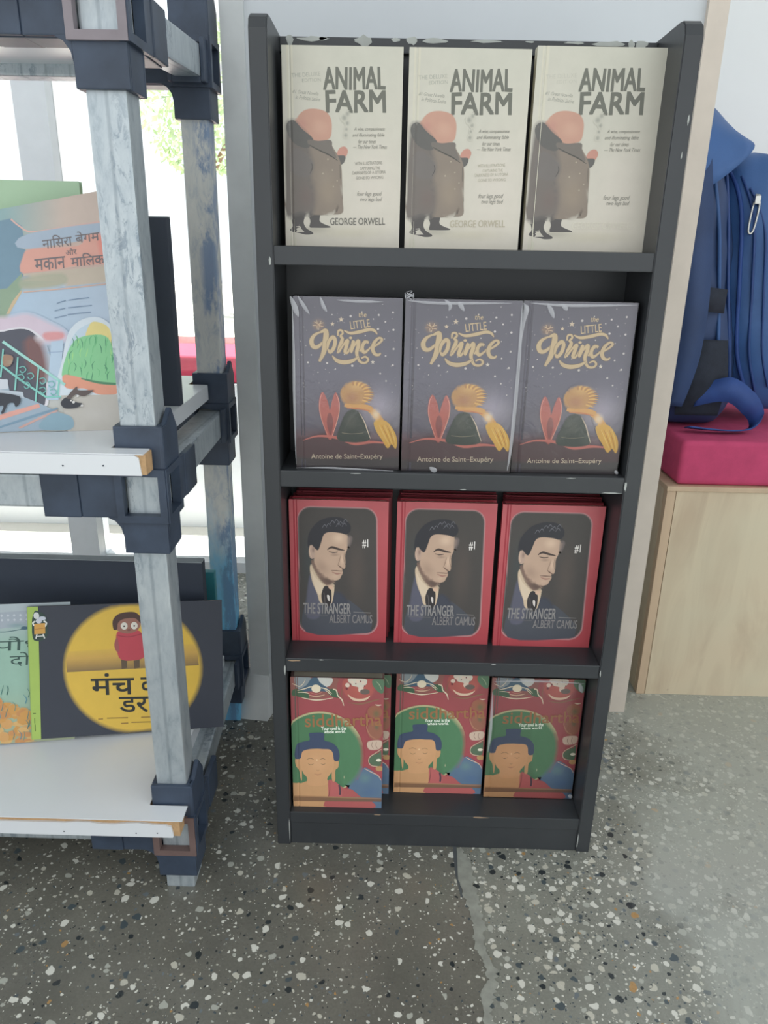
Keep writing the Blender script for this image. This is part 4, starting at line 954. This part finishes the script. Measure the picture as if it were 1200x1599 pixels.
A.line([(-100, 344), (0, 338), (70, 344), (155, 332)], 4, (96, 132, 136)); A.ell(150, 330, 12, 6, (70, 110, 130), 4)
TG = (58, 92, 84)
A.text('\u092a\u094c\u0927\u0947', 24, 366, 232, 428, TG, 0, shear=.1); A.text('\u0926\u094b\u0938\u094d\u0924', 82, 436, 300, 512, TG, 0, shear=.1)
r_ = random.Random(9)
for i in range(60):
    x = r_.uniform(-60, 150); y = 640+r_.uniform(0, 190)+max(0, (x-30))*.6
    A.ell(x, y, r_.uniform(14, 30), r_.uniform(10, 24), r_.choice([(226, 168, 92), (214, 148, 80), (232, 184, 106), (222, 160, 70)]), 4, 7)
for i in range(22):
    x = r_.uniform(-60, 155); y = 600+r_.uniform(0, 210); A.line([(x, y+22), (x+6, y), (x+r_.uniform(-12, 14), y-20)], [3, 3, 1], r_.choice([(84, 140, 132), (110, 160, 140), (74, 150, 176)]), up=False)
A.up(); A.ell(0, 800, 14, 26, (80, 160, 190), 6); A.ell(10, 806, 8, 20, (60, 136, 170), 4)
paperback('picture_book', 'mint green picture book with orange flowers, left of the black spotlight book', (-.640, .020, BZ0+.0012), PW_, .2035, .004, A, -.26, .21, LAM)

# ---- upper shelf warped picture book
NW, NH = .30, .27
A = Art(NW, NH, ((-300, 250), (640, 90), (745, 1520), (-300, 1572)), 1.08); A.ds = .2
def nb(u, v):
    if v < .17: return L3((140, 176, 178), (206, 184, 170), (u-.3)/.35)
    if v < .35: return (206, 178, 164)
    if v < .56: return L3((160, 190, 216), (178, 196, 216), u)
    return L3((168, 190, 214), (190, 190, 182), (v-.6)/.3)
A.base(nb, 24, 32)
A.poly([(-290, 320), (0, 262), (60, 300), (85, 400), (80, 640), (30, 760), (-290, 900)], (112, 148, 170), False, 6)
A.poly([(-290, 690), (0, 650), (76, 560), (78, 640), (30, 740), (0, 800), (-290, 900)], (142, 168, 140), False, 6)
A.line([(0, 262), (50, 300), (120, 330), (300, 305), (600, 258)], 9, (220, 176, 166)); A.line([(80, 660), (40, 730), (0, 830)], [8, 20, 12], (206, 180, 140))
A.poly([(100, 345), (600, 272), (600, 330), (90, 420)], (164, 182, 202), True, 6)
A.poly([(80, 470), (130, 425), (390, 405), (440, 345), (560, 330), (612, 350), (612, 480), (560, 492), (350, 515), (90, 560)], (226, 158, 140), True, 8)
A.poly([(520, 350), (600, 335), (612, 480), (560, 488), (530, 440)], (236, 128, 112, .8), True, 20)
A.poly([(85, 565), (620, 505), (630, 590), (90, 655)], (196, 180, 160), False, 6); A.poly([(90, 590), (300, 560), (310, 620), (95, 650)], (170, 172, 146, .7), True, 14)
A.line([(90, 668), (350, 640), (630, 600)], 7, (216, 172, 152))
TN = (122, 114, 118)
A.text('\u0928\u093e\u0938\u093f\u0930\u093e'.replace('\u0938\u093f', '\u093f\u0938'), 182, 344, 352, 412, TN, .012, rot=-.14); A.text('\u092c\u0947\u0917\u092e', 372, 318, 515, 378, TN, .012, rot=-.14)
A.text('\u0914\u0930', 318, 415, 382, 452, TN, .008, rot=-.14); A.text('\u092e\u0915\u093e\u0928', 145, 470, 318, 535, TN, .012, rot=-.12); A.text('\u092e\u093e\u093f\u0932\u0915', 350, 438, 550, 508, TN, .012, rot=-.12)
for i, (a, b, y) in enumerate(((280, 330, 720), (345, 465, 700), (270, 330, 765), (345, 485, 745), (272, 340, 808), (345, 480, 785))):
    A.line([(a, y+10), ((a+b)/2, y), (b, y-8)], 5, (120, 146, 176), up=False)
A.up()
# arches
A.poly([(-300, 830), (0, 820), (120, 800), (240, 850), (330, 900), (300, 960), (-300, 1000)], (214, 190, 206, .9), True, 18)
A.poly([(220, 910), (320, 905), (320, 940), (235, 950)], (224, 140, 140, .9), True, 10)
A.poly([(-120, 1380), (-120, 950), (0, 895), (110, 878), (190, 920), (240, 1000), (262, 1180), (250, 1400), (0, 1400)], (218, 214, 222), True, 4)
A.poly([(-120, 1380), (-120, 960), (0, 905), (110, 888), (180, 930), (225, 1010), (248, 1180), (235, 1400), (0, 1400)], (84, 86, 100), True, 2); A.poly([(120, 960), (200, 970), (245, 1100), (245, 1200), (170, 1160)], (134, 88, 84, .8), True, 25)
A.poly([(262, 960), (330, 950), (330, 1330), (262, 1330)], (176, 200, 222)); A.line([(245, 1030), (340, 1020)], 7, (150, 176, 206), False)
A.poly([(318, 1300), (335, 1060), (360, 900), (430, 825), (530, 808), (610, 860), (650, 950), (672, 1120), (684, 1290), (500, 1290)], (208, 220, 230), True, 3)
A.poly([(345, 1190), (350, 1060), (378, 940), (430, 870), (520, 835), (590, 870), (625, 960), (645, 1100), (662, 1270), (500, 1240)], (188, 210, 226), True)
A.poly([(468, 960), (480, 850), (530, 838), (592, 870), (622, 960), (636, 1010)], (232, 212, 120), True, 4)
A.poly([(345, 1190), (352, 1060), (400, 950), (500, 915), (590, 930), (638, 1050), (662, 1225), (560, 1215), (450, 1180)], (130, 208, 144), True, 4)
for i in range(46):
    x = r_.uniform(370, 630); y = r_.uniform(930, 1170); A.line([(x, y+34), (x+r_.uniform(-8, 8), y), (x+r_.uniform(-16, 16), y-24)], [2, 6, 1], r_.choice([(84, 180, 120), (160, 222, 130), (104, 196, 128), (70, 150, 110)]), up=False)
A.up()
A.poly([(345, 1172), (430, 1180), (560, 1215), (664, 1228), (664, 1282), (560, 1286), (470, 1250), (370, 1250)], (232, 150, 116), True, 4); A.line([(450, 1188), (560, 1212), (660, 1218)], [8, 16, 14], (74, 140, 100))
A.poly([(340, 1300), (720, 1284), (745, 1520), (400, 1540)], (192, 186, 176)); A.ell(560, 1420, 120, 50, (202, 196, 188, .6), 40)
# stairs
A.poly([(-300, 1240), (40, 1200), (60, 1280), (220, 1350), (400, 1440), (420, 1525), (-300, 1570)], (150, 172, 190))
A.poly([(0, 1200), (45, 1205), (50, 1262), (0, 1270)], (196, 202, 212)); A.poly([(0, 1270), (130, 1282), (140, 1320), (0, 1340)], (182, 194, 206))
for k, (a, b) in enumerate((((-100, 1508), (228, 1368)), ((130, 1522), (330, 1400)))): A.line([a, ((a[0]+b[0])/2, (a[1]+b[1])/2-4), b], [30, 34, 26][:3] if k == 0 else [14, 16, 12], (226, 156, 140) if k == 0 else (206, 160, 150))
A.line([(-40, 1548), (200, 1440), (330, 1385)], [10, 18, 12], (116, 152, 176)); A.poly([(240, 1520), (300, 1420), (410, 1440), (415, 1522)], (130, 168, 186), True, 4)
# teal balustrade
TQ_ = (120, 204, 192)
A.line([(0, 965), (100, 1040), (250, 1150), (360, 1230)], 16, (150, 214, 204)); A.line([(0, 1110), (120, 1210), (260, 1312)], 12, TQ_); A.line([(260, 1312), (345, 1308)], 10, TQ_)
for x, y0, y1 in ((6, 1010, 1190), (88, 1060, 1270), (205, 1120, 1345), (325, 1200, 1300)): A.line([(x, y0), (x, y1)], 9, TQ_, False)
for cx, cy in ((45, 1085), (120, 1140), (165, 1180), (150, 1240), (235, 1210), (240, 1270), (285, 1230), (300, 1280), (115, 1190)):
    A.line([(cx-20, cy-14), (cx+4, cy-22), (cx+18, cy), (cx, cy+18), (cx-14, cy+4)], 6, (104, 186, 178))
A.poly([(15, 1050), (60, 1060), (50, 1110), (20, 1110)], (176, 132, 100, .8), True, 6)
# two cats
CB = (52, 56, 66)
A.poly([(-60, 1320), (0, 1292), (60, 1296), (118, 1312), (124, 1350), (104, 1378), (90, 1352), (60, 1360), (44, 1416), (30, 1420), (34, 1370), (-60, 1400)], CB, True, 3)
A.poly([(350, 1340), (380, 1310), (430, 1340), (470, 1350), (440, 1376), (380, 1382), (355, 1365)], CB, True, 3); A.poly([(380, 1310), (410, 1262), (432, 1240), (440, 1262), (500, 1262), (530, 1262), (480, 1300), (430, 1290), (400, 1318)], (96, 82, 80), True, 2)
A.dots([(440, 1300, 8), (420, 1340, 9), (470, 1362, 8), (405, 1330, 6)], (216, 212, 208), 8)
hb = empty('picture_book', (-.47, -.01, BZ1), 'warped illustrated Hindi picture book with stairway and archway cover on upper rack shelf', 'book')
C3 = {'bl': Vector((-.735, -.055, 0)), 'br': Vector((-.3990, -.008, .0)), 'tl': Vector((-.617, .02, .238)), 'tr': Vector((-.4060, .034, .269))}
C3 = {'bl': Vector((-.6100, -.052, 0)), 'br': Vector((-.3990, -.010, .0)), 'tl': Vector((-.577, .010, .2375)), 'tr': Vector((-.3930, .030, .2735))}
def warp(co, off=0.0):
    u = co.x/NW+.5; v = co.z/NH
    b = C3['bl'].lerp(C3['br'], u); t = C3['tl'].lerp(C3['tr'], u); p = b.lerp(t, v)
    p.y += .008*math.sin(math.pi*v)*(.4+.6*u) + (co.y+off)
    return p-Vector((-.47, -.01, 0))
A.build('cover_print', INK, hb, warp=warp)
def leafset(bm, o0, o1, ins=0):
    N, Mz = 12, 16; R = []
    for off in (o0, o1):
        R.append([[bm.verts.new(warp(Vector(((i/N-.5)*(NW-ins), 0, NH*j/Mz if ins == 0 else .0006+(NH-.0012)*j/Mz)), off)) for i in range(N+1)] for j in range(Mz+1)])
    for j in range(Mz):
        for i in range(N):
            bm.faces.new((R[0][j][i], R[0][j][i+1], R[0][j+1][i+1], R[0][j+1][i])); bm.faces.new((R[1][j][i], R[1][j+1][i], R[1][j+1][i+1], R[1][j][i+1]))
    for j in range(Mz):
        for i in (0, N): bm.faces.new((R[0][j][i], R[0][j+1][i], R[1][j+1][i], R[1][j][i]))
    for i in range(N):
        for j in (0, Mz): bm.faces.new((R[0][j][i], R[0][j][i+1], R[1][j][i+1], R[1][j][i]))
mesh('cover', lambda bm: leafset(bm, .0002, .0008), mat('pale_cover_card', (206, 206, 204), .6), hb, smooth=False)
mesh('page_block', lambda bm: leafset(bm, .0009, .0045, .002), PAGES, hb)

# ============================================================ BENCH, CUSHION, BACKPACK ON THE RIGHT
be = empty('bench_box', (.435, .432, 0), 'pale plywood box bench standing on the floor right of the bookshelf', 'bench')
bx('front_panel', .0175, .80, 0, .014, .0, .436, PLY, be, b=.0005)
bx('edge_strip', 0, .0165, 0, .0165, .0, .436, PLYE, be, b=.0008)
bx('side_panel', 0, .014, .0175, .515, .0, .436, PLY, be, b=.0005)
bx('top_panel', -.002, .802, -.003, .515, .4365, .446, PLYE, be, b=.0012)
cu = mesh('cushion', lambda bm: box(bm, .452, 1.24, .438, .95, .4464, .530, .010, 3), PINK, smooth=True)
tag(cu, 'thick pink fabric cushion lying on the plywood bench under the backpack', 'cushion')

bp_ = empty('backpack', (.60, .66, .531), 'large blue nylon backpack standing on the pink cushion beside the partition', 'backpack')
def loft(bm, levels, n=40, ex=2.6, wob=.004, seed=0):
    rg = random.Random(seed); ph = [rg.uniform(0, 6) for _ in range(4)]; rings = []
    for (z, cx, cy, rx, ry) in levels:
        R = []
        for i in range(n):
            a = 2*math.pi*i/n; c, s_ = math.cos(a), math.sin(a)
            k = (abs(c)**ex+abs(s_)**ex)**(-1/ex)
            wv = wob*(math.sin(5*a+z*31+ph[0])+.6*math.sin(9*a-z*47+ph[1])+.5*math.sin(z*70+ph[2]))
            R.append(bm.verts.new((cx+(rx*k+wv)*c, cy+(ry*k+wv)*s_, z)))
        rings.append(R)
    for A_, B_ in zip(rings, rings[1:]):
        for i in range(n): bm.faces.new((A_[i], A_[(i+1) % n], B_[(i+1) % n], B_[i]))
    bm.faces.new(rings[0][::-1]); bm.faces.new(rings[-1])
def lv(pts, k=5): return [tuple(p) for p in smooth_levels(pts, k)]
def smooth_levels(pts, k):
    out = []; n = len(pts)
    for i in range(n-1):
        p0, p1, p2, p3 = pts[max(i-1, 0)], pts[i], pts[i+1], pts[min(i+2, n-1)]
        for j in range(k):
            t = j/k; out.append([.5*(2*p1[q]+(p2[q]-p0[q])*t+(2*p0[q]-5*p1[q]+4*p2[q]-p3[q])*t*t+(3*p1[q]-p0[q]-3*p2[q]+p3[q])*t**3) for q in range(5)])
    out.append(list(pts[-1])); return out
# local coordinates, origin at (.60,.66,.531)
BODY = lv([(0.002, -.10, 0, .06, .08), (.015, -.10, 0, .09, .11), (.09, -.102, 0, .100, .13), (.3, -.135, 0, .092, .13), (.42, -.15, 0, .085, .12), (.52, -.165, 0, .075, .10), (.565, -.17, 0, .05, .07), (.58, -.175, 0, .02, .03)])
POCK = lv([(.03, .070, 0, .05, .07), (.055, .06, 0, .085, .10), (.15, .04, 0, .105, .125), (.28, .02, 0, .102, .125), (.38, .0, 0, .092, .115), (.45, -.015, 0, .07, .09), (.485, -.02, 0, .045, .06), (.495, -.025, 0, .015, .02)])
def surf(L, x, z, off=.003):
    for A_, B_ in zip(L, L[1:]):
        if A_[0] <= z <= B_[0]:
            t = (z-A_[0])/max(1e-6, B_[0]-A_[0]); c = [A_[i]+(B_[i]-A_[i])*t for i in range(5)]; break
    else: c = L[-1]
    d = min(.98, abs((x-c[1])/c[3])); return (x, c[2]-c[4]*(1-d**2.6)**(1/2.6)-off, z)
mesh('main_compartment', lambda bm: loft(bm, BODY, seed=1, n=56, wob=.0025), NYL_SHADE, bp_, smooth=True)
mesh('front_pocket', lambda bm: loft(bm, POCK, seed=2, wob=.002, n=56), NYL, bp_, smooth=True)
mesh('back_padding', lambda bm: loft(bm, lv([(0.004, -.20, 0, .02, .08), (.03, -.205, 0, .032, .11), (.2, -.22, -.005, .036, .12), (.38, -.235, -.005, .032, .11), (.50, -.23, 0, .02, .08)]), seed=4, wob=.003), BLKM, bp_, smooth=True)
def flap(bm):
    P = dict(A=(-.26, -.10, .56), B=(-.150, -.05, .582), C=(-.110, -.045, .557), D=(-.086, -.085, .512), T=(-.066, -.13, .497), U=(-.076, -.138, .481), V=(-.142, -.158, .424), W=(-.26, -.158, .36), M=(-.165, -.142, .532), N=(-.20, -.155, .47))
    V = {k: bm.verts.new(v) for k, v in P.items()}
    for f in ('ABCM', 'CDTM', 'MTUV', 'MVN', 'AMN', 'ANVW'): bm.faces.new([V[k] for k in f])
fl_ = mesh('top_flap', flap, NYL, bp_, smooth=True)
m_ = fl_.modifiers.new('s', 'SUBSURF'); m_.levels = 1; m_.render_levels = 2
m_ = fl_.modifiers.new('t', 'SOLIDIFY'); m_.thickness = .003
def smooth2(pts): return [(p.x, p.y) for p in smooth_pts([(a, b, 0) for a, b in pts], False, 4)]
def zipline(pts, name='zip_seam', r=.0028, m=ZIP, L=None):
    return mesh(name, lambda bm: tube(bm, smooth_pts([surf(L, x, z, .002) for x, z in smooth2(pts)] if L else pts, False, 6), r, 6), m, bp_, smooth=True)
zipline([(-.077, .47), (-.062, .40), (-.048, .28), (-.03, .15), (.004, .07)], L=POCK, r=.004, m=NAVY)
zipline([(-.062, .45), (-.042, .38), (-.028, .27), (-.012, .15), (.02, .07)], L=POCK)
zipline([(-.05, .43), (-.022, .36), (-.008, .26), (.01, .15), (.04, .08)], L=POCK, r=.002)
zipline([(-.10, .47), (-.085, .38), (-.068, .26), (-.042, .12), (-.03, .05)], L=BODY, r=.003)
zipline([(-.125, .45), (-.105, .36), (-.09, .26), (-.075, .15), (-.07, .06)], L=BODY, r=.0035, m=NYL)
def pull(bm):
    x, y, z = surf(POCK, -.044, .405, .009)
    tube(bm, [(x+.002, y, z+.014), (x, y-.001, z+.002)], .0050, 8)
    P = smooth_pts([(x-.004, y-.003, z), (x+.006, y-.003, z+.001), (x+.003, y-.003, z-.045), (x-.006, y-.003, z-.046)], True, 4)
    tube(bm, P+[P[0]], .0020, 6); box(bm, x-.004, x+.006, y-.006, y+.002, z-.002, z+.012, .001)
mesh('zip_pull', pull, METAL, bp_, smooth=True)
mesh('shoulder_strap', lambda bm: ribbon(bm, [(-.17, -.14, .47), (-.165, -.165, .38), (-.15, -.172, .25), (-.145, -.165, .14), (-.15, -.15, .05)], [(.05, -.01, 0), (.055, -.01, 0), (.05, -.01, 0), (.045, -.01, 0), (.03, -.01, 0)], .012), NYL_SHADE, bp_, smooth=True)
mesh('side_patch', lambda bm: ribbon(bm, [(-.165, -.150, .24), (-.12, -.158, .242), (-.078, -.135, .238)], (0, 0, .042), .003), BLKM, bp_, smooth=True)
mesh('mesh_pocket', lambda bm: ribbon(bm, [(-.11, -.143, .17), (-.105, -.158, .10), (-.10, -.14, .03)], [(.09, 0, 0), (.09, 0, 0), (.08, 0, 0)], .004), BLKM, bp_, smooth=True)
mesh('strap_loop', lambda bm: ribbon(bm, [(-.105, -.150, .07), (-.06, -.172, .085), (-.02, -.175, .06), (.006, -.160, .03), (-.002, -.155, .008), (-.05, -.162, .006), (-.12, -.158, .010)], [(.012, .0, .045), (.006, .0, .045), (.018, -.01, .036), (.016, -.02, .024), (.0, -.024, .008), (0, -.024, .006), (0, -.024, .008)], .0025), NAVY, bp_, smooth=True)

# ============================================================ BEYOND THE WINDOW
# ============================================================ BENCH WITH RED CUSHION BEHIND THE RACK
lb = empty('outdoor_bench', (-2.4, 1.32, -.005), 'white plinth bench outdoors beyond the window and the steel rack', 'bench')
bx('front_panel', -1.7, 2.4, 0, .015, .0, .455, LAM, lb, b=.001); bx('top_panel', -1.7, 2.4, 0.016, .30, .44, .455, LAM, lb, b=.001); bx('side_panel', 2.385, 2.4, .016, .30, 0, .439, LAM, lb, b=.001)
bx('back_rest', -1.7, 2.4, .30, .32, 0, .555, CREAMSILL, lb, b=.001)
lc = mesh('cushion', lambda bm: box(bm, -4.05, -.02, 1.335, 1.61, .4505, .530, .010, 3), RED, smooth=True)
tag(lc, 'long red cushion on the white bench outdoors beyond the steel rack', 'cushion')
# tree outside
tr_ = empty('tree', (-2.15, 8.0, -.005), 'leafy green tree outside the window behind the rack', 'tree')
mesh('trunk', lambda bm: (tube(bm, [(0, 0, 0), (.05, 0, 1.0), (-.02, .1, 2.0), (.05, 0, 2.8)], [.05, .045, .04, .02], 8), tube(bm, [(.0, 0, 1.4), (.4, -.1, 2.0), (.6, 0, 2.5)], [.04, .03, .02], 6)), BARK, tr_, smooth=True)
def crown(bm):
    r = random.Random(11)
    for i in range(1500):
        a = r.uniform(0, 6.28); q = r.random()**.5; h = r.uniform(-1, 1)
        p = Vector((.7*q*math.cos(a)*math.sqrt(1-h*h*.8), .7*q*math.sin(a)*math.sqrt(1-h*h*.8), 2.2+.7*h))
        d = Vector((r.uniform(-1, 1), r.uniform(-1, 1), r.uniform(-1, 1))).normalized(); e = d.orthogonal().normalized(); s_ = r.uniform(.03, .07)
        bm.faces.new([bm.verts.new(p+s_*v) for v in (d, e*.45, -d, -e*.45)])
fo = mesh('foliage', crown, LEAF, tr_); fo['kind'] = 'stuff'
